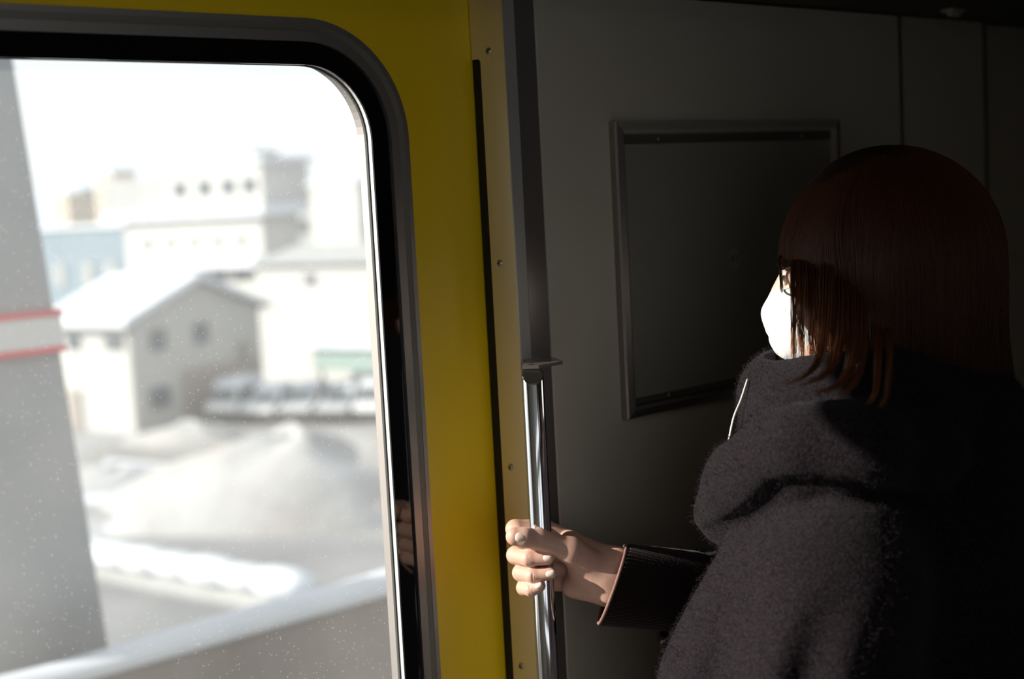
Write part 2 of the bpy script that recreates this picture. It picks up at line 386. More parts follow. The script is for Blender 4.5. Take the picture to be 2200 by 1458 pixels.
fc = bpy.data.curves.new('lettering', 'FONT'); fc.body = 'KT'; fc.size = 0.0125; fc.align_x = 'CENTER'; fc.align_y = 'CENTER'; fc.extrude = 0.0001
_t = bpy.data.objects.new('text_source', fc); _lm = bpy.data.meshes.new_from_object(_t); _lm.name = 'lettering'; bpy.data.objects.remove(_t)
fo = link('lettering', _lm, mat('sticker_print', (0.05, 0.05, 0.05), 0.5)); fo.rotation_euler = (math.pi / 2, 0, 0); fo.location = (1.404, YW - 0.0036, 1.402); keep(fo, st)
# small latch on the header above
lt = tag(empty('latch', (1.82, 1.02, 1.715)), 'small worn metal latch under the dark header, top right', 'latch')
keep(box('catch_plate', (1.80, 1.070, 1.7165), (1.835, 1.090, 1.7215), M_ALU, bevel=0.001), lt)
keep(box('catch_tab', (1.806, 1.076, 1.711), (1.813, 1.084, 1.7168), M_ALU, bevel=0.001), lt)
keep(box('catch_tab', (1.822, 1.076, 1.711), (1.832, 1.084, 1.7168), M_ALU, bevel=0.001), lt)

# ================================================================== PERSON (signed distance fields -> one continuous surface each)
F32 = np.float32
def axis(*segs):
    """segs: (start, stop, step) consecutive -> non-uniform coordinates"""
    out = []
    for a, b, s in segs: out.append(np.linspace(a, b, max(2, int(round((b - a) / s)) + 1))[:-1])
    return np.concatenate(out + [[segs[-1][1]]])
def cone(a, b, ra, rb):
    a = np.asarray(a, float); b = np.asarray(b, float); ab = b - a; L2 = float(ab @ ab) + 1e-12
    lo = np.minimum(a - ra, b - rb); hi = np.maximum(a + ra, b + rb)
    def fn(X, Y, Z):
        x, y, z = X - F32(a[0]), Y - F32(a[1]), Z - F32(a[2])
        t = np.clip((x * F32(ab[0]) + y * F32(ab[1]) + z * F32(ab[2])) / F32(L2), 0, 1)
        dx, dy, dz = x - t * F32(ab[0]), y - t * F32(ab[1]), z - t * F32(ab[2])
        return np.sqrt(dx * dx + dy * dy + dz * dz) - (F32(ra) + t * F32(rb - ra))
    return fn, lo, hi
def ell(c, r, R=None):
    c = np.asarray(c, float); r = np.asarray(r, float); R = np.eye(3) if R is None else np.asarray(R, float)   # columns = axes
    ext = np.sqrt(((R * r) ** 2).sum(1))
    def fn(X, Y, Z):
        x, y, z = X - F32(c[0]), Y - F32(c[1]), Z - F32(c[2])
        q = [x * F32(R[0, i]) + y * F32(R[1, i]) + z * F32(R[2, i]) for i in range(3)]
        k0 = np.sqrt(sum((q[i] / F32(r[i])) ** 2 for i in range(3))); k1 = np.sqrt(sum((q[i] / F32(r[i] ** 2)) ** 2 for i in range(3)))
        return k0 * (k0 - 1) / np.maximum(k1, 1e-6)
    return fn, c - ext, c + ext
def plane(p, nrm):                                   # negative on the side the normal points away from
    p = np.asarray(p, float); nrm = np.asarray(nrm, float) / np.linalg.norm(nrm)
    def fn(X, Y, Z): return (X - F32(p[0])) * F32(nrm[0]) + (Y - F32(p[1])) * F32(nrm[1]) + (Z - F32(p[2])) * F32(nrm[2])
    return fn, None, None
def smin(a, b, k):
    if k <= 0: return np.minimum(a, b)
    h = np.maximum(k - np.abs(a - b), 0) / k
    return np.minimum(a, b) - h * h * F32(k * 0.25)
def smax(a, b, k): return -smin(-a, -b, k)
class Field:
    def __init__(s, xs, ys, zs):
        s.ax = [np.asarray(a, F32) for a in (xs, ys, zs)]; s.D = np.full([len(a) for a in s.ax], 1.0, F32)
    def _sl(s, lo, hi, m):
        sl = []
        for i, a in enumerate(s.ax):
            i0 = 0 if lo is None else max(0, int(np.searchsorted(a, lo[i] - m)) - 1)
            i1 = len(a) if hi is None else min(len(a), int(np.searchsorted(a, hi[i] + m)) + 1)
            sl.append(slice(i0, max(i1, i0)))
        return tuple(sl)
    def _xyz(s, sl): return s.ax[0][sl[0]][:, None, None], s.ax[1][sl[1]][None, :, None], s.ax[2][sl[2]][None, None, :]
    def add(s, prims, k=0.0, kin=0.0, cut=(), kc=0.0, margin=0.02, disp=None):
        """smooth union of prims (kin), trimmed by planes in cut, merged with k"""
        if not isinstance(prims, list): prims = [prims]
        lo = np.min([p[1] for p in prims], 0); hi = np.max([p[2] for p in prims], 0)
        sl = s._sl(lo, hi, max(margin, k * 1.2 + 0.004)); X, Y, Z = s._xyz(sl); d = None
        for p in prims:
            e = p[0](X, Y, Z); d = e if d is None else smin(d, e, kin)
        for c in cut: d = smax(d, c[0](X, Y, Z), kc)
        if disp is not None: d = d + disp(X, Y, Z)
        s.D[sl] = smin(s.D[sl], d.astype(F32), k)
    def sub(s, prims, k=0.0, kin=0.0, cut=()):
        if not isinstance(prims, list): prims = [prims]
        lo = np.min([p[1] for p in prims], 0); hi = np.max([p[2] for p in prims], 0)
        sl = s._sl(lo, hi, 0.02 + k); X, Y, Z = s._xyz(sl); d = None
        for p in prims:
            e = p[0](X, Y, Z); d = e if d is None else smin(d, e, kin)
        for c in cut: d = smax(d, c[0](X, Y, Z), 0)
        s.D[sl] = smax(s.D[sl], -d.astype(F32), k)
    def mesh(s, name):
        D = s.D; S = D < 0; n = D.shape
        c = np.zeros([m - 1 for m in n], np.int8)
        for i in (0, 1):
            for j in (0, 1):
                for k in (0, 1): c += S[i:n[0] - 1 + i, j:n[1] - 1 + j, k:n[2] - 1 + k]
        act = np.argwhere((c > 0) & (c < 8)); idx = np.full(c.shape, -1, np.int32); idx[tuple(act.T)] = np.arange(len(act))
        P = np.zeros((len(act), 3)); N = np.zeros(len(act))
        I, J, K = act.T
        for axn in range(3):
            for u in (0, 1):
                for v in (0, 1):
                    o0 = [0, 0, 0]; oth = [i for i in range(3) if i != axn]; o0[oth[0]] = u; o0[oth[1]] = v
                    o1 = list(o0); o1[axn] = 1
                    a = D[I + o0[0], J + o0[1], K + o0[2]]; b = D[I + o1[0], J + o1[1], K + o1[2]]
                    m = (a < 0) != (b < 0); t = np.where(m, a / np.where(m, a - b, 1), 0)
                    p = np.stack([s.ax[q][act[:, q] + o0[q]] for q in range(3)], 1).astype(float)
                    e0 = s.ax[axn][act[:, axn]]; e1 = s.ax[axn][act[:, axn] + 1]
                    p[:, axn] = e0 + (e1 - e0) * t
                    P[m] += p[m]; N[m] += 1
        P /= N[:, None]
        quads = []
        for axn in range(3):
            A = np.take(S, range(n[axn] - 1), axn); B = np.take(S, range(1, n[axn]), axn)
            e = np.argwhere(A != B); o = [i for i in range(3) if i != axn]
            e = e[(e[:, o[0]] > 0) & (e[:, o[1]] > 0) & (e[:, o[0]] < n[o[0]] - 1) & (e[:, o[1]] < n[o[1]] - 1)]
            q = []
            for du, dv in ((-1, -1), (0, -1), (0, 0), (-1, 0)):
                w = e.copy(); w[:, o[0]] += du; w[:, o[1]] += dv; q.append(idx[tuple(w.T)])
            q = np.stack(q, 1); ins = S[tuple(e.T)]
            flip = ins if axn != 1 else ~ins
            q[~flip] = q[~flip][:, ::-1]
            quads.append(q)
        quads = np.concatenate(quads)
        quads = quads[(quads >= 0).all(1)]
        return mesh_np(name, fromQ(P), quads)
def mesh_np(name, P, quads):
    me = bpy.data.meshes.new(name); nq = len(quads); w = quads.shape[1]
    me.vertices.add(len(P)); me.vertices.foreach_set('co', np.asarray(P, F32).ravel())
    me.loops.add(nq * w); me.loops.foreach_set('vertex_index', quads.astype(np.int32).ravel())
    me.polygons.add(nq); me.polygons.foreach_set('loop_start', np.arange(0, nq * w, w, dtype=np.int32))
    me.polygons.foreach_set('use_smooth', np.ones(nq, bool))
    me.update(calc_edges=True); me.validate(); return me

M_SKIN = mat('skin', (0.74, 0.47, 0.37), 0.45, noise=(160, (0.69, 0.40, 0.305), 0.3), bump=(700, 0.12, 0.0004), sss=0.25)
M_NAIL = mat('fingernail', (0.90, 0.68, 0.60), 0.22, coat=0.4)
M_COAT = mat('boucle_wool', (0.0205, 0.0150, 0.0185), 0.95, noise=(420, (0.008, 0.006, 0.0073), 0.12), bump=(520, 0.6, 0.003), spec=0.1, sheen=0.05)
M_FUZZ = mat('wool_fibre', (0.024, 0.0175, 0.0215), 0.9, spec=0.15)
M_KNIT = mat('dark_brown_rib_knit', (0.020, 0.0115, 0.0115), 0.95, spec=0.1, sheen=0.1)
M_KNITE = mat('pink_brown_cuff_edge', (0.30, 0.17, 0.15), 0.95, spec=0.1)
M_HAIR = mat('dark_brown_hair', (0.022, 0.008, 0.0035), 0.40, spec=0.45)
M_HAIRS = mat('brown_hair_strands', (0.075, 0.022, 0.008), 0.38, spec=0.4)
M_LITTIPS = mat('hair_ends_painted_sunlit', (0.26, 0.088, 0.034), 0.34, spec=0.5)
_nt = M_LITTIPS.node_tree; _ge = _nt.nodes.new('ShaderNodeNewGeometry'); _sx = _nt.nodes.new('ShaderNodeSeparateXYZ'); _mr = _nt.nodes.new('ShaderNodeMapRange'); _rp = _nt.nodes.new('ShaderNodeValToRGB')
_nt.links.new(_ge.outputs['Position'], _sx.inputs[0]); _nt.links.new(_sx.outputs['Z'], _mr.inputs[0]); _mr.inputs[1].default_value = 1.415; _mr.inputs[2].default_value = 1.335   # sunlight painted into the colour: paler with falling height
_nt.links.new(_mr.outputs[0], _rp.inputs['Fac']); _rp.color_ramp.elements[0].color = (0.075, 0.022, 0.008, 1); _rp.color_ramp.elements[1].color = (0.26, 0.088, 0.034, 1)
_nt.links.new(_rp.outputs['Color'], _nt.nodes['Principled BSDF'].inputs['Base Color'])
M_MASK = mat('white_nonwoven_mask', (0.86, 0.86, 0.88), 0.9, bump=(900, 0.15, 0.0005))
M_TROUS = mat('black_trousers', (0.02, 0.02, 0.022), 0.9)
M_BOOT = mat('black_boot_leather', (0.012, 0.011, 0.011), 0.4)

D0 = 1.524                                          # depth of the handrail at the hand
MM = 0.001
def hp(px, py, dd): return Q(px, py, D0 + dd * MM)
# joints: (pixel-calibrated position, radius in mm), root to tip
FING = {
 'index':  [((1228, 1166, 24), 12.0), ((1168, 1134, 25), 10.2), ((1107, 1136, 10), 10.0), ((1121, 1160, -12), 8.6), ((1152, 1172, -15), 7.4)],
 'middle': [((1232, 1190, 23), 11.5), ((1158, 1180, 24), 9.8), ((1108, 1192, 6), 9.6), ((1137, 1199, -17), 8.6), ((1176, 1198, -21), 7.3)],
 'ring':   [((1238, 1220, 21), 11.0), ((1160, 1218, 23), 9.2), ((1119, 1230, 5), 8.8), ((1146, 1235, -16), 8.0), ((1182, 1231, -20), 6.9)],
 'little': [((1238, 1252, 18), 10.0), ((1164, 1252, 21), 8.2), ((1126, 1262, 4), 8.0), ((1141, 1266, -13), 7.1), ((1160, 1258, -18), 6.2)],
 'thumb':  [((1292, 1228, -2), 17.0), ((1228, 1183, -17), 13.5), ((1160, 1158, -23), 10.8), ((1128, 1154, -28), 10.4), ((1106, 1152, -29), 9.6)],
}
Hc = Q(1893, 545, 1.46)
TA = math.radians(16)
HF = np.array([-math.cos(TA), math.sin(TA), -0.03]); HF /= np.linalg.norm(HF)
HLft = np.cross([0, 0, 1.0], HF); HLft /= np.linalg.norm(HLft); HU = np.cross(HF, HLft)
HR = np.stack([HF, HLft, HU], 1)
def H(f, l, u): return Hc + f * HF + l * HLft + u * HU

ankA = np.array([0.40, 1.36, 0.0]); ankB = np.array([0.40, 1.56, 0.0])       # feet on the floor (Q plan)
sh_l, sh_r = Q(1835, 1150, 1.335), np.array([0.395, 1.58, 1.165])
wr = hp(1326, 1240, 2)
_sd = Q(1480, 1278, 1.562) - Q(1290, 1262, 1.527); el_r = wr + _sd / np.linalg.norm(_sd) * 0.225 + np.array([0, 0.0, -0.035]); el_l = Q(1768, 1470, 1.290); ha_l = Q(1640, 1860, 1.30)
pel = np.array([0.41, 1.46, 0.78])

xs = axis((-0.03, 0.115, 0.0011), (0.115, 0.17, 0.003), (0.17, 0.56, 0.004))
dsx = axis((1.12, 1.36, 0.006), (1.36, 1.438, 0.0035), (1.438, 1.535, 0.0011), (1.535, 1.76, 0.006))
zs = axis((-0.01, 1.055, 0.011), (1.055, 1.175, 0.0011), (1.175, 1.27, 0.005), (1.27, 1.58, 0.003))
fb = Field(xs, dsx, zs)
# torso, legs, feet, arms
fb.add([cone(pel, [0.41, 1.46, 1.02], 0.13, 0.115), cone([0.41, 1.46, 1.02], [0.39, 1.445, 1.13], 0.115, 0.10),
        cone([0.385, 1.39, 1.165], [0.385, 1.50, 1.165], 0.075, 0.075)], kin=0.08)
fb.add([cone(sh_l, el_l, 0.040, 0.036), cone(el_l, ha_l, 0.036, 0.026), cone(ha_l, ha_l + [-0.05, 0.02, -0.07], 0.032, 0.02)], k=0.04, kin=0.02)
fb.add([cone(sh_r, el_r, 0.052, 0.034)], k=0.04)
for ank, hip in ((ankA, [0.41, 1.385, 0.78]), (ankB, [0.41, 1.535, 0.78])):
    kn = np.array([ank[0] - 0.015, ank[1] + (hip[1] - ank[1]) * 0.5, 0.44])
    fb.add([cone(hip, kn, 0.078, 0.052), cone(kn, ank + [0, 0, 0.09], 0.052, 0.036), cone(ank + [0.02, 0, 0.035], ank + [-0.15, 0, 0.03], 0.034, 0.028)], k=0.03, kin=0.02)
# neck and head
fb.add([cone(H(-0.025, 0, -0.08), H(-0.055, 0, -0.24), 0.052, 0.060)], k=0.05)
fb.add([ell(H(-0.008, 0, 0.020), (0.090, 0.073, 0.080), HR), ell(H(0.030, 0, -0.035), (0.058, 0.058, 0.080), HR),
        cone(H(0.05, 0.02, -0.092), H(0.05, -0.02, -0.092), 0.024, 0.024), cone(H(0.0, 0.052, -0.06), H(0.058, 0.015, -0.095), 0.02, 0.02), cone(H(0.0, -0.052, -0.06), H(0.058, -0.015, -0.095), 0.02, 0.02)], k=0.02, kin=0.035)
fb.add([cone(H(0.084, 0, 0.004), H(0.104, 0, -0.034), 0.008, 0.0105), ell(H(0.092, 0.011, -0.037), (0.009, 0.007, 0.007), HR), ell(H(0.092, -0.011, -0.037), (0.009, 0.007, 0.007), HR)], k=0.012, kin=0.008)
for s_ in (1, -1):
    fb.sub(ell(H(0.094, 0.032 * s_, -0.002), (0.016, 0.019, 0.012), HR), k=0.012)
    fb.add(ell(H(0.076, 0.031 * s_, -0.003), (0.0125, 0.0165, 0.0115), HR), k=0.005)
    fb.add(ell(H(0.078, 0.031 * s_, 0.019), (0.010, 0.022, 0.006), HR), k=0.012)
    fb.add(ell(H(-0.012, 0.077 * s_, -0.010), (0.019, 0.008, 0.031), HR), k=0.006)
fb.add([ell(H(0.086, 0, -0.062), (0.010, 0.022, 0.0055), HR), ell(H(0.084, 0, -0.071), (0.010, 0.019, 0.006), HR)], k=0.006)
# forearm, wrist, palm
fb.add([cone(el_r, wr, 0.032, 0.023)], k=0.02)
wa, wb = hp(1322, 1216, 4), hp(1316, 1262, 5)
fb.add([cone(wa, wr + (el_r - wr) * 0.25, 0.0180, 0.021), cone(wb, wr + (el_r - wr) * 0.25 + [0, 0, -0.01], 0.0165, 0.021)], k=0.012, kin=0.014)
palm = [cone(hp(*FING[f][0][0]), w, r, 0.0165) for f, w, r in (('index', wa, 0.0125), ('middle', wa, 0.0125), ('ring', wb, 0.012), ('little', wb, 0.0115))]
palm += [cone(hp(1232, 1260, 4), hp(1300, 1264, 3), 0.0120, 0.0165), cone(hp(1250, 1205, 6), hp(1250, 1250, 6), 0.013, 0.013)]
fb.add(palm, k=0.010, kin=0.010)
th = FING['thumb']
fb.add([cone(hp(*th[i][0]), hp(*th[i + 1][0]), th[i][1] * MM, th[i + 1][1] * MM) for i in range(0, 1)] + [cone(hp(1292, 1228, -2), wa, 0.0165, 0.017), cone(hp(1240, 1215, -6), hp(1290, 1240, -2), 0.011, 0.015)], k=0.008, kin=0.008)
fb.add([cone(hp(*th[i][0]), hp(*th[i + 1][0]), th[i][1] * MM, th[i + 1][1] * MM) for i in range(1, 4)], k=0.0045, kin=0.0035)
fb.add([cone(hp(1228, 1183, -14), hp(1222, 1160, 14), 0.010, 0.010)], k=0.010)          # web of thumb and index
for f in ('index', 'middle', 'ring', 'little'):
    J = FING[f]
    fb.add([cone(hp(*J[0][0]), hp(*J[1][0]), J[0][1] * MM, J[1][1] * MM), cone(hp(*J[1][0]), hp(*J[2][0]), J[1][1] * MM, J[2][1] * MM)] +
           [cone(hp(*J[i][0]), hp(*J[i + 1][0]), J[i][1] * MM, J[i + 1][1] * MM) for i in (2, 3)], k=0.0016, kin=0.003)
# creases over the bent joints
for f, i in (('thumb', 2), ('middle', 3), ('ring', 3), ('little', 3)):
    c = hp(*FING[f][i][0]); r = FING[f][i][1] * MM
    t = hp(*FING[f][i + 1][0]) - hp(*FING[f][i - 1][0]); t /= np.linalg.norm(t)
    for o_ in (-0.0016, 0.0016):
        pc = c + t * o_ + np.array([0, -1.0, 0]) * (r + 0.0002)
        fb.sub(cone(pc + np.array([0, 0, 0.005]), pc - np.array([0, 0, 0.005]), 0.00045, 0.00045), k=0.0010)
body_me = fb.mesh('person'); del fb
person = link('person', body_me, M_SKIN)
tag(person, 'person in dark fuzzy wool coat and white mask gripping the chrome handrail', 'person')
# nails
def nail(f, ln, wd, lift, nrm, back):
    J = FING[f]; a, b = hp(*J[3][0]), hp(*J[4][0]); t = b - a; t /= np.linalg.norm(t)
    nrm = np.array(nrm, float); nrm -= t * (nrm @ t); nrm /= np.linalg.norm(nrm); s_ = np.cross(nrm, t)
    r = J[4][1] * MM; c = b + t * (r * back) + nrm * (r * lift)
    bm = bmesh.new(); bmesh.ops.create_uvsphere(bm, u_segments=20, v_segments=12, radius=1)
    for v in bm.verts:
        x, y, z = v.co; sgn = 1 if x > 0 else -1
        x = sgn * abs(x) ** 0.72; y = (1 if y > 0 else -1) * abs(y) ** 0.72
        q = c + t * (x * ln) + s_ * (y * wd) + nrm * (z * 0.0011 - 0.0030 * y * y - 0.0010 * x * x)
        v.co = Vector(fromQ(q))
    return bmobj('fingernail', bm, M_NAIL, person, True)
nail('thumb', 0.0066, 0.0058, 1.10, (0.05, -1, 0.20), -0.62)
nail('middle', 0.0056, 0.0046, 1.02, (0.10, -1, 0.28), 0.15)
nail('ring', 0.0056, 0.0046, 1.02, (0.10, -1, 0.15), 0.15)
nail('little', 0.0048, 0.0039, 1.02, (0.05, -1, 0.35), 0.15)
nail('index', 0.0056, 0.0046, 1.02, (0.10, -1, 0.1), 0.1)
# eyes
for s_ in (1, -1):
    bm = bmesh.new(); bmesh.ops.create_uvsphere(bm, u_segments=16, v_segments=10, radius=0.0115); bmesh.ops.translate(bm, verts=bm.verts, vec=Vector(fromQ(H(0.0785, 0.031 * s_, -0.004))))
    e = bmobj('eye', bm, mat('eye_white', (0.75, 0.72, 0.68), 0.2), person, True)
    bm = bmesh.new(); bmesh.ops.create_uvsphere(bm, u_segments=14, v_segments=8, radius=0.0058); bmesh.ops.translate(bm, verts=bm.verts, vec=Vector(fromQ(H(0.0848, 0.031 * s_, -0.004))))
    bmobj('iris', bm, mat('dark_iris', (0.02, 0.012, 0.008), 0.15), e, True)

# ------------------------------------------------------------------ coat with stand-up collar and shawl hood
fc_ = Field(axis((0.05, 0.62, 0.0042)), axis((1.08, 1.86, 0.0050)), axis((0.50, 0.93, 0.016), (0.93, 1.36, 0.0042)))
def sc(prim, c, s):                                  # stretch a primitive in depth about c
    fn, lo, hi = prim; c = F32(c); s = F32(s)
    lo = lo.copy(); hi = hi.copy(); lo[1] = c + (lo[1] - c) * s; hi[1] = c + (hi[1] - c) * s
    return (lambda X, Y, Z: fn(X, c + (Y - c) / s, Z)), lo, hi
fc_.add([sc(cone([0.372, 1.45, 1.12], [0.365, 1.45, 0.90], 0.158, 0.205), 1.45, 1.12), sc(cone([0.365, 1.45, 0.90], [0.36, 1.45, 0.66], 0.205, 0.235), 1.45, 1.1)], kin=0.08,
        cut=[plane([0, 0, 0.56], [0, 0, -1])], kc=0.01)
fc_.add([cone([0.40, 1.39, 1.16], [0.40, 1.58, 1.16], 0.085, 0.085)], k=0.08)                          # shoulders
def folds(X, Y, Z):                                   # long soft folds falling from the shoulder to the front edge
    s_ = X * F32(0.90) - Z * F32(0.44); z1_ = np.clip((F32(1.165) - Z) / F32(0.10), 0, 1); x1_ = np.clip((F32(0.325) - X) / F32(0.09), 0, 1)
    w_ = s_ + F32(0.006) * np.sin(Z * 23 + 1.0)
    return F32(-0.0052) * z1_ * x1_ * (np.sin(w_ * F32(128)) + F32(0.5) * np.sin(w_ * F32(83) + F32(0.8)))
fc_.add([cone(Q(1822, 1150, 1.325), Q(1800, 1255, 1.300), 0.052, 0.070), cone(Q(1800, 1255, 1.300), Q(1760, 1480, 1.285), 0.070, 0.074), cone(Q(1760, 1480, 1.285), Q(1640, 1800, 1.30), 0.074, 0.062),
         cone(Q(1700, 1180, 1.37), Q(1600, 1480, 1.37), 0.06, 0.085)], k=0.035, kin=0.05, disp=folds)   # left sleeve and the front it falls over
# shawl hood lying on the shoulders: upper slope from the collar, rolled rim above the crease, front tip, back and far side
fc_.add([cone(Q(1706, 932, 1.385), Q(1790, 920, 1.375), 0.046, 0.054), cone(Q(1790, 920, 1.375), Q(1930, 925, 1.385), 0.054, 0.060), cone(Q(1930, 925, 1.385), Q(2030, 940, 1.45), 0.066, 0.078),
         cone(Q(2030, 940, 1.45), Q(1990, 960, 1.55), 0.078, 0.075), cone(Q(1990, 960, 1.55), Q(1790, 955, 1.60), 0.075, 0.05), cone(Q(1790, 955, 1.60), Q(1640, 1050, 1.52), 0.05, 0.04)], k=0.02, kin=0.05)
fc_.add([cone(Q(1551, 1103, 1.40), Q(1612, 1040, 1.375), 0.027, 0.040), cone(Q(1612, 1040, 1.375), Q(1665, 1000, 1.335), 0.040, 0.036), cone(Q(1665, 1000, 1.335), Q(1735, 958, 1.300), 0.036, 0.034),
         cone(Q(1735, 958, 1.300), Q(1850, 960, 1.285), 0.034, 0.036), cone(Q(1850, 960, 1.285), Q(1965, 975, 1.335), 0.036, 0.040), cone(Q(1965, 975, 1.335), Q(2050, 985, 1.43), 0.040, 0.06)], k=0.006, kin=0.03)
fc_.add([cone(Q(1700, 965, 1.35), Q(1860, 950, 1.335), 0.042, 0.045)], k=0.02)
fc_.add([cone(Q(1606, 1090, 1.43), Q(1625, 1070, 1.52), 0.042, 0.042), cone(Q(1690, 965, 1.43), Q(1690, 965, 1.53), 0.04, 0.04)], k=0.03, kin=0.03)
def surf(fd, px, py, d0=1.10, d1=1.60):                # depth where the view ray meets the field
    ds_ = np.arange(d0, d1, 0.001); P_ = np.array([Q(px, py, d) for d in ds_])
    ix = [np.clip(np.searchsorted(fd.ax[i], P_[:, i]), 0, len(fd.ax[i]) - 1) for i in range(3)]
    hit = np.nonzero(fd.D[ix[0], ix[1], ix[2]] < 0)[0]; return ds_[hit[0]] if len(hit) else d1
cr_ = [(1496, 1150), (1545, 1136), (1600, 1116), (1640, 1088), (1668, 1058), (1705, 1046), (1760, 1046), (1830, 1052), (1900, 1062), (1950, 1072)]
cq = [Q(x, y, surf(fc_, x, y) + 0.004) for x, y in cr_]
rr_ = [0.002, 0.005, 0.008, 0.010, 0.010, 0.009, 0.009, 0.009, 0.008, 0.005]
fc_.sub([cone(cq[i], cq[i + 1], rr_[i], rr_[i + 1]) for i in range(len(cq) - 1)], k=0.010, kin=0.004)
# collar
zc = Q(1750, 764, 1.42)[2]
cc = Q(1792, 850, 1.455)
fc_.add([ell([cc[0], cc[1], cc[2]], (0.0985, 0.118, 0.066)), ell([cc[0] + 0.012, cc[1], cc[2] - 0.035], (0.10, 0.125, 0.075))], k=0.03, kin=0.02, cut=[plane([0, 0, zc], [-0.02, 0, 1])], kc=0.014)
fc_.sub([cone([cc[0] + 0.010, cc[1], cc[2] - 0.01], [cc[0] + 0.008, cc[1], cc[2] + 0.15], 0.070, 0.082)], k=0.012)
# far (right) sleeve with an open cuff
fc_.add([cone(Q(1452, 1288, 1.565), Q(1600, 1300, 1.60), 0.0535, 0.060), cone(Q(1600, 1300, 1.60), [0.35, 1.68, 1.06], 0.060, 0.075), cone([0.35, 1.68, 1.06], [0.40, 1.61, 1.16], 0.075, 0.08)], k=0.02, kin=0.02,
        cut=[plane(Q(1410, 1285, 1.56), [-1, 0, -0.02])], kc=0.006)
fc_.sub([cone(Q(1380, 1282, 1.555), Q(1560, 1296, 1.59), 0.0465, 0.0485)], k=0.005)
coat = link('coat', fc_.mesh('coat'), M_COAT, person); del fc_
coat['label'] = 'dark purple-grey fuzzy wool coat with stand-up collar and hood'
# loose fibres over the side that shows
def fuzz(me, count, test):
    n = len(me.vertices); co = np.empty(n * 3, F32); no = np.empty(n * 3, F32)
    me.vertices.foreach_get('co', co); me.vertices.foreach_get('normal', no); co = co.reshape(-1, 3); no = no.reshape(-1, 3)
    ok = np.nonzero(test(co, no))[0]; pick = RNG.choice(ok, count)
    p = co[pick] + RNG.normal(0, 0.0016, (count, 3)); nn = no[pick]
    d = nn * RNG.uniform(0.0, 0.7, (count, 1)) + RNG.normal(0, 0.55, (count, 3)); d /= np.linalg.norm(d, axis=1, keepdims=True)
    L = RNG.uniform(0.0015, 0.0048, (count, 1)); s_ = np.cross(d, RNG.normal(0, 1, (count, 3))); s_ /= np.linalg.norm(s_, axis=1, keepdims=True)
    b = np.cross(d, s_); w = 0.00013
    mid = p + d * L * 0.55 + b * L * RNG.normal(0, 0.18, (count, 1))
    tip = p + d * L + b * L * RNG.normal(0, 0.4, (count, 1))
    P = np.concatenate([p - s_ * w - nn * 0.0008, p + s_ * w - nn * 0.0008, mid + s_ * w, mid - s_ * w, tip, tip + s_ * w * 0.3]); i = np.arange(count)
    q1 = np.stack([i, i + count, i + 2 * count, i + 3 * count], 1); q2 = np.stack([i + 3 * count, i + 2 * count, i + 5 * count, i + 4 * count], 1)
    return mesh_np('wool_fuzz', P, np.concatenate([q1, q2]))
def facing(co, no):
    v = co - CAM; v /= np.linalg.norm(v, axis=1, keepdims=True)
    return ((no * v).sum(1) < 0.35) & (co[:, 2] > 0.93)
fz = link('wool_fuzz', fuzz(coat.data, 120000, facing), M_FUZZ, coat); fz['kind'] = 'stuff'
# ------------------------------------------------------------------ knitted sleeve cuff
def rib_disp(X, Y, Z):
    c = hp(1340, 1257, 6); ang = np.arctan2(Z - F32(c[2]), Y - F32(c[1])); return (F32(0.00045) * np.sin(ang * 46)) + 0 * X
fk = Field(axis((0.06, 0.24, 0.0019)), axis((1.42, 1.60, 0.0013)), axis((1.00, 1.17, 0.0013)))
cutp, cutn_ = Q(1314, 1262, 1.528), np.array([-1.0, 0.10, 0.42])
fk.add([cone(Q(1270, 1250, 1.523), Q(1480, 1270, 1.562), 0.0445, 0.0445)], cut=[plane(cutp, cutn_)], kc=0.004, disp=rib_disp)
fk.sub([cone(Q(1240, 1247, 1.518), Q(1400, 1263, 1.547), 0.0408, 0.0408)], k=0.002)
knit = link('sweater_sleeve', fk.mesh('sweater_sleeve'), M_KNIT, person); del fk
knit['label'] = 'dark brown ribbed sweater cuff'
a, b = Q(1270, 1250, 1.523), Q(1480, 1270, 1.562); t = (b - a) / np.linalg.norm(b - a); nn = cutn_ / np.linalg.norm(cutn_)
e1 = np.cross(t, [0, 1.0, 0]); e1 /= np.linalg.norm(e1); e2 = np.cross(t, e1); pts = []
for k in range(49):
    w = 2 * math.pi * k / 48; p = a + 0.0428 * (math.cos(w) * e1 + math.sin(w) * e2); p = p + t * (((cutp - p) @ nn) / (t @ nn)); pts.append(fromQ(p - t * 0.0003))
tube('cuff_edge', pts, 0.0019, M_KNITE, knit, 6)
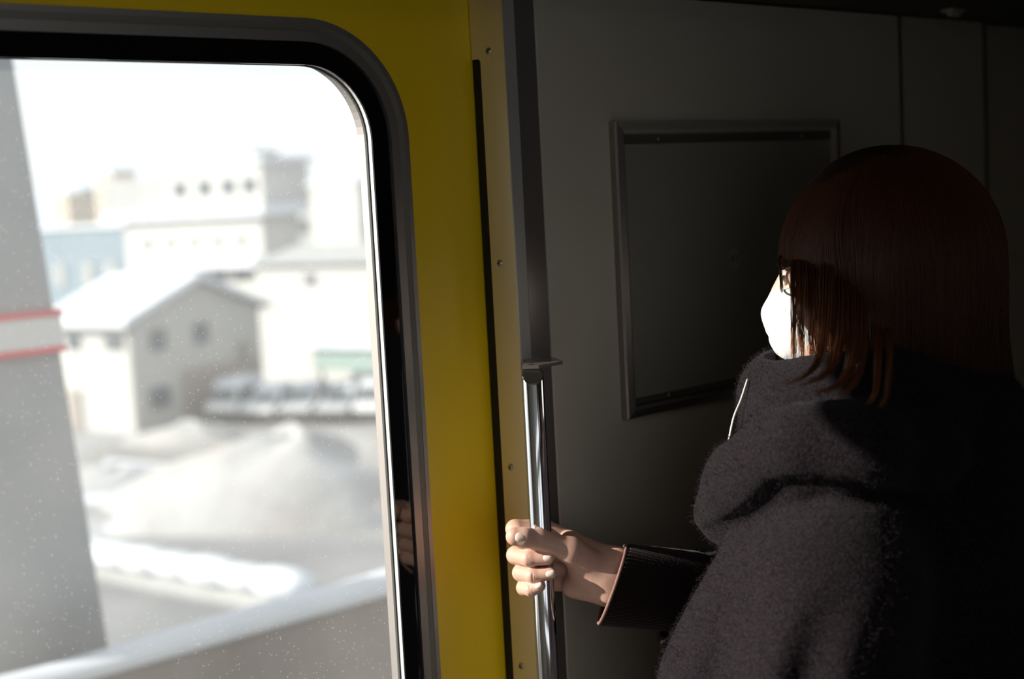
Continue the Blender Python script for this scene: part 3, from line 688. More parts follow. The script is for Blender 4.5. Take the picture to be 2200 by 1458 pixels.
# ------------------------------------------------------------------ trousers and boots (below the frame)
ft = Field(axis((0.20, 0.56, 0.008)), axis((1.24, 1.70, 0.008)), axis((-0.002, 0.86, 0.011)))
for ank, hip in ((ankA, [0.41, 1.385, 0.78]), (ankB, [0.41, 1.535, 0.78])):
    kn = np.array([ank[0] - 0.015, ank[1] + (hip[1] - ank[1]) * 0.5, 0.44])
    ft.add([cone(hip, kn, 0.09, 0.066), cone(kn, ank + [0, 0, 0.12], 0.066, 0.055)], k=0.02, kin=0.02, cut=[plane([0, 0, 0.10], [0, 0, -1])])
link('trousers', ft.mesh('trousers'), M_TROUS, person)
for ank in (ankA, ankB):
    fo_ = Field(axis((ank[0] - 0.22, ank[0] + 0.09, 0.006)), axis((ank[1] - 0.07, ank[1] + 0.07, 0.006)), axis((-0.006, 0.18, 0.006)))
    fo_.add([cone(ank + [0.02, 0, 0.04], ank + [-0.15, 0, 0.034], 0.044, 0.040), cone(ank + [0.005, 0, 0.05], ank + [0, 0, 0.14], 0.047, 0.046)], kin=0.02, cut=[plane([0, 0, 0.0], [0, 0, -1])])
    link('boot', fo_.mesh('boot'), M_BOOT, person)
# ------------------------------------------------------------------ face mask
fm = Field(*[axis((c - 0.09, c + 0.09, 0.0017)) for c in H(0.06, 0, -0.06)])
top = plane(H(0.10, 0, -0.029), HU + 0.10 * HF); back_ = plane(H(0.012, 0, 0), -HF)
fm.add([ell(H(0.030, 0, -0.035), (0.062, 0.063, 0.085), HR), ell(H(0.055, 0, -0.060), (0.062, 0.050, 0.056), HR),
        cone(H(0.050, 0.022, -0.094), H(0.050, -0.022, -0.094), 0.029, 0.029), cone(H(0.101, 0, -0.030), H(0.1125, 0, -0.055), 0.010, 0.010),
        cone(H(0.1125, 0, -0.055), H(0.111, 0, -0.070), 0.010, 0.010), cone(H(0.107, 0, -0.086), H(0.097, 0, -0.112), 0.010, 0.010)],
       kin=0.012, cut=[top, back_, plane(H(0.0, 0, -0.124), -HU)], kc=0.002)
for u_, r_ in ((-0.079, 0.0014),):                       # pleats
    pl = [H(0.060 + 0.0615 * math.cos(w), 0.052 * math.sin(w), u_ - 0.006 * abs(math.sin(w))) for w in np.linspace(-1.25, 1.25, 11)]
    fm.sub([cone(pl[i], pl[i + 1], r_, r_) for i in range(10)], k=0.003)
mask = link('face_mask', fm.mesh('face_mask'), M_MASK, person); del fm
mask['label'] = 'white pleated face mask'
tube('ear_loop', [fromQ(p) for p in catmull([H(0.030, 0.062, -0.070), H(0.012, 0.074, -0.045), H(-0.012, 0.083, -0.015), H(-0.024, 0.084, 0.008)], 5)], 0.0018, M_MASK, mask, 8)
tube('ear_loop', [fromQ(p) for p in catmull([H(0.020, 0.061, -0.098), H(-0.004, 0.072, -0.080), H(-0.026, 0.080, -0.055), H(-0.036, 0.084, -0.02)], 5)], 0.0022, M_MASK, mask, 8)

# ------------------------------------------------------------------ hair: base mass, strands, flicked locks
def HQ(px, py, dep): return Q(px, py, dep)
fh = Field(axis((0.23, 0.52, 0.0030)), axis((1.32, 1.60, 0.0034)), axis((1.26, 1.58, 0.0030)))
hc = Q(1908, 545, 1.46)
front = plane(Q(1702, 650, 1.37), [-1, 0.30, 0.03])
fh.add([ell(hc + [0, 0, 0.004], (0.107, 0.093, 0.107)), ell(hc + [0.002, 0.0, -0.030], (0.103, 0.089, 0.098))], kin=0.03)
fh.add([sc(cone(hc + [0.010, 0, -0.03], hc + [0.010, 0, -0.082], 0.094, 0.086), hc[1], 0.96)], k=0.02, cut=[front, plane(Q(1800, 712, 1.37), [0, 0, -1])], kc=0.006)
fh.add([sc(cone(hc + [0.035, 0.0, -0.06], hc + [0.042, 0, -0.145], 0.072, 0.064), hc[1], 1.05)], k=0.03)
# open the face below the fringe
fh.sub([ell(H(0.105, 0.004, -0.060), (0.062, 0.070, 0.068), HR)], k=0.008, cut=[plane(Q(1699, 650, 1.37), [1, -0.30, -0.03])])
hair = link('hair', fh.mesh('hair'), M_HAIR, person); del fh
hair['label'] = 'dark brown shoulder-length bob with flicked ends'
SP, SQ = [], []
def strand(pts, w0, w1, mesh_acc):
    """thin three-sided strand"""
    pts = np.asarray(pts); n = len(pts); t = np.gradient(pts, axis=0); t /= np.linalg.norm(t, axis=1, keepdims=True) + 1e-9
    a = np.cross(t, np.array([0.31, -0.87, 0.38])); a /= np.linalg.norm(a, axis=1, keepdims=True) + 1e-9; b = np.cross(t, a)
    w = np.linspace(w0, w1, n)[:, None]; base = sum(len(x) for x in mesh_acc[0])
    ring = [pts + w * (math.cos(q) * a + math.sin(q) * b) for q in (0.5, 2.6, 4.7)]
    P = np.stack(ring, 1).reshape(-1, 3); mesh_acc[0].append(P)
    i = np.arange(n - 1) * 3 + base
    for k in range(3):
        k2 = (k + 1) % 3; mesh_acc[1].append(np.stack([i + k, i + k2, i + 3 + k2, i + 3 + k], 1))
def hsurf(phi, th_):                                  # outer hair surface: phi azimuth (0 = front/left of picture, + towards camera), th polar from the crown
    d = np.array([-math.cos(phi) * math.sin(th_), -math.sin(phi) * math.sin(th_), math.cos(th_)])
    return hc + np.array([0.003, 0, -0.006]) + d * np.array([0.113, 0.0995, 0.1145])
acc = ([], [])
for c in range(420):                                  # clumps
    phi0 = random.uniform(-0.55, 3.3); ln = random.uniform(0.055, 0.11); curl = random.uniform(-0.006, 0.012)
    ztip = random.uniform(0, 1); ms = random.randint(9, 16)
    for s_ in range(ms):
        phi = phi0 + random.gauss(0, 0.045); P = []
        e = random.uniform(0.0002, 0.0022); tq = random.uniform(0, 0.5)
        for k in range(11):
            thm = 1.60 if phi0 > 0.62 else 1.50; th_ = 0.10 + tq * 0.2 + (thm - 0.10 - tq * 0.2) * k / 10
            pf_ = phi0 + (phi - phi0) * (0.5 + 0.8 * k / 10) + 0.05 * math.sin(th_ * 3 + phi0 * 9)
            P.append(hsurf(pf_, th_) + (hsurf(pf_, th_) - hc) * (e * 9))
        last = P[-1]; g = phi0 + (phi - phi0) * 0.55; out = np.array([-math.cos(g), -math.sin(g), 0])
        front_ = g < 0.75
        if front_ and g < 0.55: continue_len = 0.004 + 0.010 * random.random()
        else: continue_len = (0.088 if g < 1.0 else 0.118) + 0.015 * ztip + random.uniform(-0.006, 0.006)
        for k in range(1, 10):
            u_ = k / 9
            q = last + np.array([0, 0, -continue_len * u_]) - out * (0.016 * u_ * u_ * (1 if g < 1.2 else 0.4)) + np.array([random.gauss(0, 0.00025), random.gauss(0, 0.00025), 0])
            q = q + out * curl * u_ ** 3
            if front_ and q[2] < Q(1690, 545, 1.40)[2]:   # keep the face opening free
                lim = Q(1700, 650, 1.37)[0] + 0.0010 + 0.006 * abs(math.sin(phi0 * 37 + s_))
                q[0] = max(q[0], lim)
            P.append(q)
        strand(P, 0.00042, 0.00012, acc)
st_me = mesh_np('hair_strands', fromQ(np.concatenate(acc[0])), np.concatenate(acc[1]))
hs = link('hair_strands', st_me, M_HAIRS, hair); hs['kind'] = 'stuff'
LOCKS = [([(1776, 560, 1.362), (1772, 680, 1.353), (1762, 760, 1.332), (1735, 802, 1.293), (1680, 828, 1.274)], 75, 7.0),
         ([(1806, 580, 1.358), (1805, 700, 1.345), (1793, 775, 1.314), (1768, 808, 1.282), (1716, 828, 1.269)], 72, 7.0),
         ([(1836, 600, 1.354), (1836, 730, 1.337), (1822, 800, 1.292), (1795, 830, 1.270), (1752, 846, 1.262)], 82, 8.0),
         ([(1850, 640, 1.352), (1850, 760, 1.324), (1838, 815, 1.280), (1822, 835, 1.270), (1806, 852, 1.264)], 46, 5.0),
         ([(1884, 690, 1.350), (1886, 760, 1.322), (1882, 830, 1.276), (1874, 855, 1.269), (1864, 868, 1.266)], 34, 4.0),
         ([(1909, 690, 1.350), (1912, 760, 1.322), (1906, 840, 1.274), (1896, 866, 1.267), (1882, 880, 1.264)], 34, 4.0),
         ([(1708, 560, 1.385), (1707, 640, 1.380), (1706, 710, 1.382), (1705, 755, 1.388), (1706, 778, 1.394)], 61, 5.0),
         ([(1722, 560, 1.378), (1722, 640, 1.373), (1722, 710, 1.376), (1723, 755, 1.384), (1724, 778, 1.390)], 54, 5.0),
         ([(1744, 560, 1.372), (1744, 660, 1.367), (1743, 720, 1.370), (1743, 755, 1.380), (1744, 775, 1.388)], 46, 5.0)]
for path, cnt, spread in LOCKS:
    acc = ([], []); cp = np.array(catmull([Q(path[0][0], path[0][1], path[0][2] + 0.035)] + [Q(*p) for p in path[1:]], 6)); m = len(cp)
    for _ in range(cnt):
        o0 = np.array([random.gauss(0, 1), random.gauss(0, 1), 0]) * spread * 0.00042; ph = random.uniform(0, 6.3); cutk = random.randint(m - 6, m)
        u_ = np.linspace(0, 1, m)[:, None]
        tip = np.array([random.gauss(0, 1), random.gauss(0, 0.6), random.gauss(0, 1)]) * 0.0016
        P = cp + o0 * (1.15 - 0.85 * u_ ** 1.5) + tip * u_ ** 2 + 0.0004 * np.sin(u_ * 9 + ph)
        strand(P[:cutk], 0.00042, 0.00010, acc)
    lk = link('hair_lock', mesh_np('hair_lock', fromQ(np.concatenate(acc[0])), np.concatenate(acc[1])), M_LITTIPS, hair)
# ------------------------------------------------------------------ glasses
M_RIM = mat('dark_bronze_metal', (0.10, 0.065, 0.045), 0.3, 0.9)
M_PAD = mat('clear_nose_pad', (0.75, 0.72, 0.66), 0.2)
def lens_mat():
    m = bpy.data.materials.new('spectacle_lens'); m.use_nodes = True; nt = m.node_tree; nt.nodes.clear(); N = nt.nodes.new; L = nt.links.new
    o_ = N('ShaderNodeOutputMaterial'); tr = N('ShaderNodeBsdfTransparent'); tr.inputs[0].default_value = (0.88, 0.92, 0.90, 1)
    gl = N('ShaderNodeBsdfGlossy'); gl.inputs['Roughness'].default_value = 0.02; gl.inputs[0].default_value = (0.8, 1, 0.95, 1)
    mx = N('ShaderNodeMixShader'); mx.inputs[0].default_value = 0.10; L(tr.outputs[0], mx.inputs[1]); L(gl.outputs[0], mx.inputs[2]); L(mx.outputs[0], o_.inputs[0]); return m
M_LENS = lens_mat()
gl_ = tag(empty('eyeglasses', tuple(fromQ(H(0.105, 0, -0.012)))), 'round thin metal eyeglasses worn above the white mask', 'glasses')
for s_ in (1, -1):
    ctr = (0.1035 - 0.004, 0.0335 * s_, -0.012)
    loop = [H(ctr[0] - 0.10 * abs(0.0215 * math.cos(w) + ctr[1] - 0) * 0.6 + 0.002, ctr[1] + 0.0215 * math.cos(w), ctr[2] + 0.0185 * math.sin(w)) for w in np.linspace(0, 2 * math.pi, 41)]
    fr_ = keep(tube('rim', [fromQ(p) for p in loop], 0.0011, M_RIM, None, 8), gl_)
    V = [fromQ(p) for p in loop[:-1]]; m = len(V); back = [v - fromQ(HF * 0.0016) for v in V]
    le = pyobj('lens', V + back, [tuple(range(m)), tuple(range(m, 2 * m))] + [(k, (k + 1) % m, m + (k + 1) % m, m + k) for k in range(m)], M_LENS); keep(le, gl_)
    keep(tube('temple', [fromQ(p) for p in (H(0.0965, 0.055 * s_, -0.006), H(0.090, 0.069 * s_, -0.004), H(0.03, 0.079 * s_, 0.0), H(-0.02, 0.083 * s_, 0.004), H(-0.042, 0.080 * s_, -0.018))], 0.0011, M_RIM, None, 8), gl_)
    bm = bmesh.new(); bmesh.ops.create_uvsphere(bm, u_segments=12, v_segments=8, radius=1)
    for v in bm.verts: v.co = Vector(fromQ(H(0.0985 + v.co.x * 0.0022, 0.0105 * s_ + v.co.y * 0.0018, -0.020 + v.co.z * 0.0055)))
    keep(bmobj('nose_pad', bm, M_PAD, None, True), gl_)
keep(tube('bridge', [fromQ(p) for p in catmull([H(0.1005, 0.0125, -0.008), H(0.1045, 0.006, -0.004), H(0.1055, 0, -0.003), H(0.1045, -0.006, -0.004), H(0.1005, -0.0125, -0.008)], 4)], 0.0011, M_RIM, None, 8), gl_)
# ------------------------------------------------------------------ earphone cords hanging in front of the collar
M_CORD = mat('white_cable', (0.82, 0.80, 0.76), 0.4)
ep = tag(empty('earphone_cord', tuple(W(1560, 1000, 1.40))), 'thin white earphone cord hanging in front of the coat collar', 'cord')
keep(tube('cable', catmull([W(1606, 815, 1.425), W(1592, 858, 1.408), W(1577, 895, 1.400), W(1567, 940, 1.396), W(1555, 1000, 1.394), W(1548, 1030, 1.40)], 6), 0.0011, M_CORD, None, 8), ep)
keep(tube('cable', catmull([W(1612, 880, 1.400), W(1603, 912, 1.392), W(1594, 935, 1.388), W(1587, 956, 1.386), W(1582, 985, 1.392)], 6), 0.0010, M_CORD, None, 8), ep)

# ================================================================== OUTSIDE: viaduct edge and the snowy town below
GZ = -9.0
def P2(p):
    c = np.asarray(p, float) - CAM; z = c @ _f; return 1100 + FPX * (c @ _r) / z, 729 - FPX * (c @ _u) / z
def spot(px, dist):                                   # ground point seen under this bearing at this distance
    d = ray(px, 450); d = d / np.hypot(d[0], d[1]); p = CAM + d * dist; p[2] = GZ; return p
def span(p0, dr, px):                                 # how far along dr from p0 until this bearing
    lo, hi = 0.0, 90.0; s_ = 1 if P2(p0 + dr)[0] > P2(p0)[0] else -1
    for _ in range(50):
        m = (lo + hi) / 2
        if (P2(p0 + dr * m)[0] - px) * s_ < 0: lo = m
        else: hi = m
    return lo
def level(p, py):                                     # height above p that reaches this elevation
    lo, hi = -9.0, 120.0
    for _ in range(50):
        m = (lo + hi) / 2
        if P2((p[0], p[1], m))[1] > py: lo = m
        else: hi = m
    return lo
G1 = np.array([-0.3, 0.954, 0.0]); G2 = np.array([0.954, 0.3, 0.0]); ZU = np.array([0, 0, 1.0])   # the town's street grid
M_SNOW = mat('snow', (0.62, 0.66, 0.72), 0.8, noise=(0.9, (0.53, 0.56, 0.61), 0.2))
M_SNOWD = mat('dirty_snow', (0.40, 0.41, 0.43), 0.9, noise=(0.35, (0.27, 0.26, 0.25), 0.25), bump=(1.2, 0.35, 0.2))
M_GRND = mat('trodden_snow_ground', (0.36, 0.37, 0.39), 0.9, noise=(0.13, (0.22, 0.215, 0.21), 0.16))
M_ROAD = mat('wet_grey_road', (0.16, 0.165, 0.175), 0.6, noise=(0.35, (0.24, 0.24, 0.25), 0.2))
M_WHITE = mat('white_siding', (0.50, 0.50, 0.49), 0.8, noise=(0.8, (0.45, 0.45, 0.445), 0.25))
M_PALE = mat('pale_grey_concrete', (0.36, 0.37, 0.375), 0.85, noise=(1.2, (0.32, 0.33, 0.335), 0.2))
M_BLUE = mat('blue_grey_cladding', (0.20, 0.26, 0.31), 0.8, noise=(1.0, (0.17, 0.23, 0.28), 0.2))
M_BEIGE = mat('beige_render', (0.62, 0.55, 0.47), 0.85)
M_GWALL = mat('grey_beige_siding', (0.40, 0.395, 0.38), 0.85)
M_BROWNW = mat('brown_lower_wall', (0.30, 0.27, 0.25), 0.85)
M_WIN = mat('dark_house_window', (0.10, 0.12, 0.14), 0.25)
M_GREEN = mat('green_corrugated_side', (0.22, 0.30, 0.28), 0.7)
M_CONC = mat('brown_stained_concrete', (0.17, 0.145, 0.135), 0.9, noise=(3.0, (0.21, 0.18, 0.165), 0.2))
M_POST = mat('grey_painted_steel', (0.30, 0.32, 0.35), 0.6, noise=(4.0, (0.34, 0.35, 0.37), 0.25))
M_RED = mat('red_band', (0.62, 0.10, 0.12), 0.6)
M_BANDW = mat('white_band', (0.62, 0.62, 0.64), 0.6)
M_CARW = mat('white_car_paint', (0.72, 0.73, 0.74), 0.35)
M_CARG = mat('silver_car_paint', (0.42, 0.43, 0.45), 0.35)
M_TYRE = mat('tyre', (0.03, 0.03, 0.032), 0.8)
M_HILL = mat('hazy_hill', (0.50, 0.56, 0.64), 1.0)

def prism(name, p0, u, lu, w, lw, z0, z1, m, parent=None, bevel=0.0):
    p0 = np.asarray(p0, float); V = []
    for z in (z0, z1):
        for a, b in ((0, 0), (1, 0), (1, 1), (0, 1)):
            q = p0 + u * (lu * a) + w * (lw * b); V.append((q[0], q[1], z))
    o = pyobj(name, V, [(0, 1, 2, 3), (4, 5, 6, 7), (0, 1, 5, 4), (1, 2, 6, 5), (2, 3, 7, 6), (3, 0, 4, 7)], m)
    if parent is not None: keep(o, parent)
    return o
def window_at(parent, p0, face, dist0, width, z0, z1, m=M_WIN, name='window'):
    """pane on the face that starts at p0 and runs along unit vector face, 12 cm proud"""
    nrm = G2 if face is G1 else G1; q = p0 + face * dist0 - nrm * 0.12
    return prism(name, q, face, width, nrm, 0.16, z0, z1, m, parent)

# ground and roads
tag(pyobj('ground', [(-300, 14, GZ), (900, 14, GZ), (900, 900, GZ), (-300, 900, GZ)], [(0, 1, 2, 3)], M_GRND), kind='structure')
def flat(name, pix, z, m):
    V = [gz(x, y, z) for x, y in pix]; return tag(pyobj(name, V, [tuple(range(len(V)))], m), kind='structure')
flat('road_1', [(150, 1165), (380, 1150), (640, 1140), (900, 1165), (1000, 1230), (700, 1320), (560, 1290), (205, 1190)], GZ + 0.03, M_ROAD)
flat('road_2', [(-150, 1250), (205, 1248), (600, 1325), (500, 1420), (-150, 1560)], GZ + 0.05, M_ROAD)
flat('road_3', [(230, 985), (480, 1010), (360, 1085), (150, 1080)], GZ + 0.03, M_SNOW)

# hills on the horizon
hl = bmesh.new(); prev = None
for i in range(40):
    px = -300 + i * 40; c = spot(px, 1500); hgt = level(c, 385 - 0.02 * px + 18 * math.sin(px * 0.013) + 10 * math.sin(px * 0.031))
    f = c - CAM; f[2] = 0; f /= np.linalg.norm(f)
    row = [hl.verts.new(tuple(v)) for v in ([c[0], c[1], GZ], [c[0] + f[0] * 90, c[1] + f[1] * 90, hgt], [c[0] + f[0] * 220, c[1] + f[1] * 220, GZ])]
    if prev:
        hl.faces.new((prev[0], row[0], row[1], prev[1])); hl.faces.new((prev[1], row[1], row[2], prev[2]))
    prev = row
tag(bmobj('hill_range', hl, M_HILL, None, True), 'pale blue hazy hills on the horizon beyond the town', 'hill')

# far apartment towers
for (x0, x1, yt, dist, lab, m) in ((215, 246, 370, 400, 'tall slim beige apartment tower, the highest far tower', M_BEIGE), (118, 146, 420, 390, 'lower beige apartment tower left of the slim one', M_BEIGE),
                                   (152, 180, 408, 420, 'pale grey apartment tower between two beige towers', M_PALE)):
    c = spot(x1, dist); lw = span(c, G1, x0); t = tag(empty('apartment_tower', tuple(c)), lab, 'tower', 'far apartment towers'); zt_ = level(c, yt)
    prism('wall', c, G1, lw, G2, 9, GZ, zt_, m, t); prism('roof', c - G1 * 0.3 - G2 * 0.3, G1, lw + 0.6, G2, 9.6, zt_, zt_ + 0.5, M_SNOW, t)
    for k in range(5):
        z = zt_ - 2.5 - k * 3; window_at(t, c, G1, lw * 0.2, lw * 0.22, z, z + 1.3); window_at(t, c, G1, lw * 0.6, lw * 0.22, z, z + 1.3)
# blue-grey block
c = spot(292, 128); lw = span(c, G1, 40); t = tag(empty('blue_building', tuple(c)), 'long blue-grey block behind the snow-roofed house', 'building'); zt_ = level(c, 486)
prism('wall', c, G1, lw, G2, 10, GZ, zt_, M_BLUE, t); prism('roof', c - G1 * 0.3 - G2 * 0.3, G1, lw + 0.6, G2, 10.6, zt_, zt_ + 0.3, M_SNOW, t)
for px in (250, 200, 140):
    d_ = span(c, G1, px); window_at(t, c, G1, d_ - 0.6, 1.2, level(c, 612), level(c, 560), M_PALE)
# large white multi-storey building
c = spot(560, 104); t = tag(empty('office_building', tuple(c)), 'large white stepped building with snow on its ledges and a row of windows', 'building')
lw = span(c, G1, 288); rw = span(c, G2, 660); z1, z2 = level(c, 462), level(c, 440)
prism('wall', c, G1, lw, G2, rw, GZ, z1, M_WHITE, t)
prism('ledge', c - G1 * 0.8 - G2 * 0.8, G1, lw + 2.2, G2, rw + 1.2, z1, z2, M_SNOW, t)
prism('canopy_ledge', c - G1 * 0.5 - G2 * 1.6, G1, lw * 0.75, G2, 1.6, level(c, 572), level(c, 548), M_SNOW, t)
for px in (330, 380, 430, 480, 530):
    d_ = span(c, G1, px); window_at(t, c, G1, d_ - 0.7, 1.2, level(c, 528), level(c, 500), M_PALE); window_at(t, c, G1, d_ - 0.7, 1.2, level(c, 600), level(c, 580), M_WIN)
c2 = c + G1 * 1.0 + G2 * 1.5
lw2 = span(c2, G1, 384); z3 = level(c2, 348)
prism('upper_storey', c2, G1, lw2, G2, 5.5, z2, z3, M_WHITE, t); prism('upper_roof', c2 - G1 * 0.4 - G2 * 0.4, G1, lw2 + 0.8, G2, 6.3, z3, z3 + 0.45, M_SNOW, t)
prism('rear_wing', c2 + G1 * lw2 + G2 * 1.4, G1, span(c2, G1, 300) - lw2 + 4, G2, 5, z2, level(c2, 362), M_PALE, t)
prism('roof_house', c2 + G1 * lw2 * 0.25 + G2 * 2, G1, lw2 * 0.6, G2, 3, z3, level(c2, 318), M_PALE, t)
for px in (412, 465, 515, 560):
    d_ = span(c2, G1, px); window_at(t, c2, G1, d_ - 0.55, 1.1, level(c2, 412), level(c2, 380))
# annex and bright stair tower
c = spot(700, 124); t = tag(empty('annex_building', tuple(c)), 'pale grey annex between the white building and the bright stair tower', 'building')
prism('wall', c, G1, span(c, G1, 610), G2, span(c, G2, 860), GZ, level(c, 392), M_PALE, t); prism('roof', c - G1 * .3 - G2 * .3, G1, span(c, G1, 610), G2, 12, level(c, 392), level(c, 384), M_SNOW, t)
for px in (630, 665):
    for y0 in (420, 470): d_ = span(c, G1, px); window_at(t, c, G1, d_ - 0.5, 1.0, level(c, y0 + 26), level(c, y0))
c = spot(770, 96); t = tag(empty('stair_tower', tuple(c)), 'bright white stair tower beside the window edge', 'building')
lw = span(c, G1, 690); prism('wall', c, G1, lw, G2, 4, GZ, level(c, 392), M_WHITE, t); prism('roof', c - G1 * .2 - G2 * .2, G1, lw + .4, G2, 4.4, level(c, 392), level(c, 384), M_SNOW, t)
window_at(t, c, G2, 1.5, 1.0, level(c, 470), level(c, 430))
# low white warehouse
c = spot(880, 77); t = tag(empty('warehouse', tuple(c)), 'low bright white warehouse with one small window', 'building')
lw = span(c, G1, 568); zt_ = level(c, 560); prism('wall', c, G1, lw, G2, 9, GZ, zt_, M_WHITE, t)
V = []
for s_, q0 in ((0, c - G1 * 0.4), (1, c + G1 * (lw + 0.4))):
    V += [tuple(q0 - G2 * 0.5 + ZU * (zt_ - GZ)), tuple(q0 + G2 * 4.5 + ZU * (level(c, 524) - GZ)), tuple(q0 + G2 * 9.5 + ZU * (zt_ - GZ))]
keep(pyobj('roof', V, [(0, 1, 2), (3, 4, 5), (0, 1, 4, 3), (1, 2, 5, 4), (0, 2, 5, 3)], M_PALE), t)
d_ = span(c, G1, 682); window_at(t, c, G1, d_ - 0.35, 0.7, level(c + G1 * d_, 610), level(c + G1 * d_, 590))
# gabled house with snow on its roof
c = gz(295, 930, GZ); L1, L2 = 5.26, 9.34; ze, zr = -3.78, -2.05; t = tag(empty('gabled_house', tuple(c)), 'white-walled gabled house with thick snow on its roof', 'house')
q = [c, c + G2 * L2, c + G2 * L2 + G1 * L1, c + G1 * L1]
prism('wall_sunny_side', c, G1, L1, G2, 0.15, GZ, ze, M_WHITE, t)
prism('rear_wall', c + G1 * (L1 - 0.15), G1, 0.15, G2, L2, GZ, ze, M_GWALL, t); prism('far_wall', c + G2 * (L2 - 0.15), G1, L1, G2, 0.15, GZ, ze, M_GWALL, t)
def gable(name, w0, w1, m):
    V = []
    for w in (w0, w1):
        b = c + G1 * w
        for o_, z in ((0, GZ), (L2, GZ), (L2, ze), (L2 / 2, zr), (0, ze)): v = b + G2 * o_; V.append((v[0], v[1], z))
    return keep(pyobj(name, V, [tuple(range(5)), tuple(range(5, 10))] + [(k, (k + 1) % 5, 5 + (k + 1) % 5, 5 + k) for k in range(5)], m), t)
gable('gable_wall', -0.02, 0.15, M_GWALL); gable('gable_wall', L1 - 0.2, L1 - 0.05, M_GWALL)
def slope(name, o0, z0, o1, z1, th, m):
    V = []
    for w in (-0.45, L1 + 0.5):
        for o_, z in ((o0, z0), (o1, z1), (o1, z1 + th), (o0, z0 + th)): v = c + G1 * w + G2 * o_; V.append((v[0], v[1], z))
    return keep(pyobj(name, V, [(0, 1, 2, 3), (4, 5, 6, 7)] + [(k, (k + 1) % 4, 4 + (k + 1) % 4, 4 + k) for k in range(4)], m), t)
slope('roof', -0.6, ze - 0.18, L2 / 2, zr, 0.12, M_PALE); slope('roof', L2 + 0.6, ze - 0.18, L2 / 2, zr, 0.12, M_PALE)
slope('roof_snow', -0.7, ze - 0.06, L2 / 2, zr + 0.12, 0.32, M_SNOW); slope('roof_snow', L2 + 0.5, ze - 0.06, L2 / 2, zr + 0.12, 0.25, M_SNOW)
for d_, w_ in ((0.5, 1.1), (3.4, 0.8)): window_at(t, c, G1, d_, w_, -5.0, -4.35)
window_at(t, c, G1, 3.6, 0.9, GZ + 0.1, GZ + 2.0, M_BROWNW, 'door')
for d_ in (1.3, 4.3): window_at(t, c, G2, d_, 1.0, -5.2, -4.2)
prism('lower_cladding', c + G2 * 3.2 - G1 * 0.1, G1, 0.1, G2, 5.8, GZ, GZ + 2.6, M_BROWNW, t)
window_at(t, c, G2, 1.0, 1.3, GZ + 1.0, GZ + 2.0)
bm = bmesh.new(); bmesh.ops.create_cone(bm, cap_ends=True, segments=20, radius1=0.45, radius2=0.45, depth=0.16)
fr = Matrix([[*G2, 0], [*(-ZU), 0], [*G1, 0], [0, 0, 0, 1]]).transposed(); vv = c + G2 * 7.9 - G1 * 0.08 + ZU * (-5.9 - GZ)
bmesh.ops.transform(bm, matrix=Matrix.Translation(Vector(vv)) @ fr, verts=bm.verts); keep(bmobj('round_window', bm, M_BROWNW), t)
# carport with green side
c = spot(850, 66); lw = span(c, G1, 682); t = tag(empty('carport', tuple(c)), 'green-sided carport with snow-covered flat roof behind the parked cars', 'carport')
prism('side_panel', c, G1, lw, G2, 0.1, level(c, 800), level(c, 748), M_GREEN, t); prism('roof_snow', c - G1 * 0.4 - G2 * 0.4, G1, lw + 0.8, G2, 5.5, level(c, 748), level(c, 722), M_SNOW, t)
for d_ in (0.2, lw - 0.4): prism('post', c + G1 * d_ + G2 * 0.1, G1, 0.15, G2, 0.15, GZ, level(c, 748), M_PALE, t); prism('post', c + G1 * d_ + G2 * 4.6, G1, 0.15, G2, 0.15, GZ, level(c, 748), M_PALE, t)
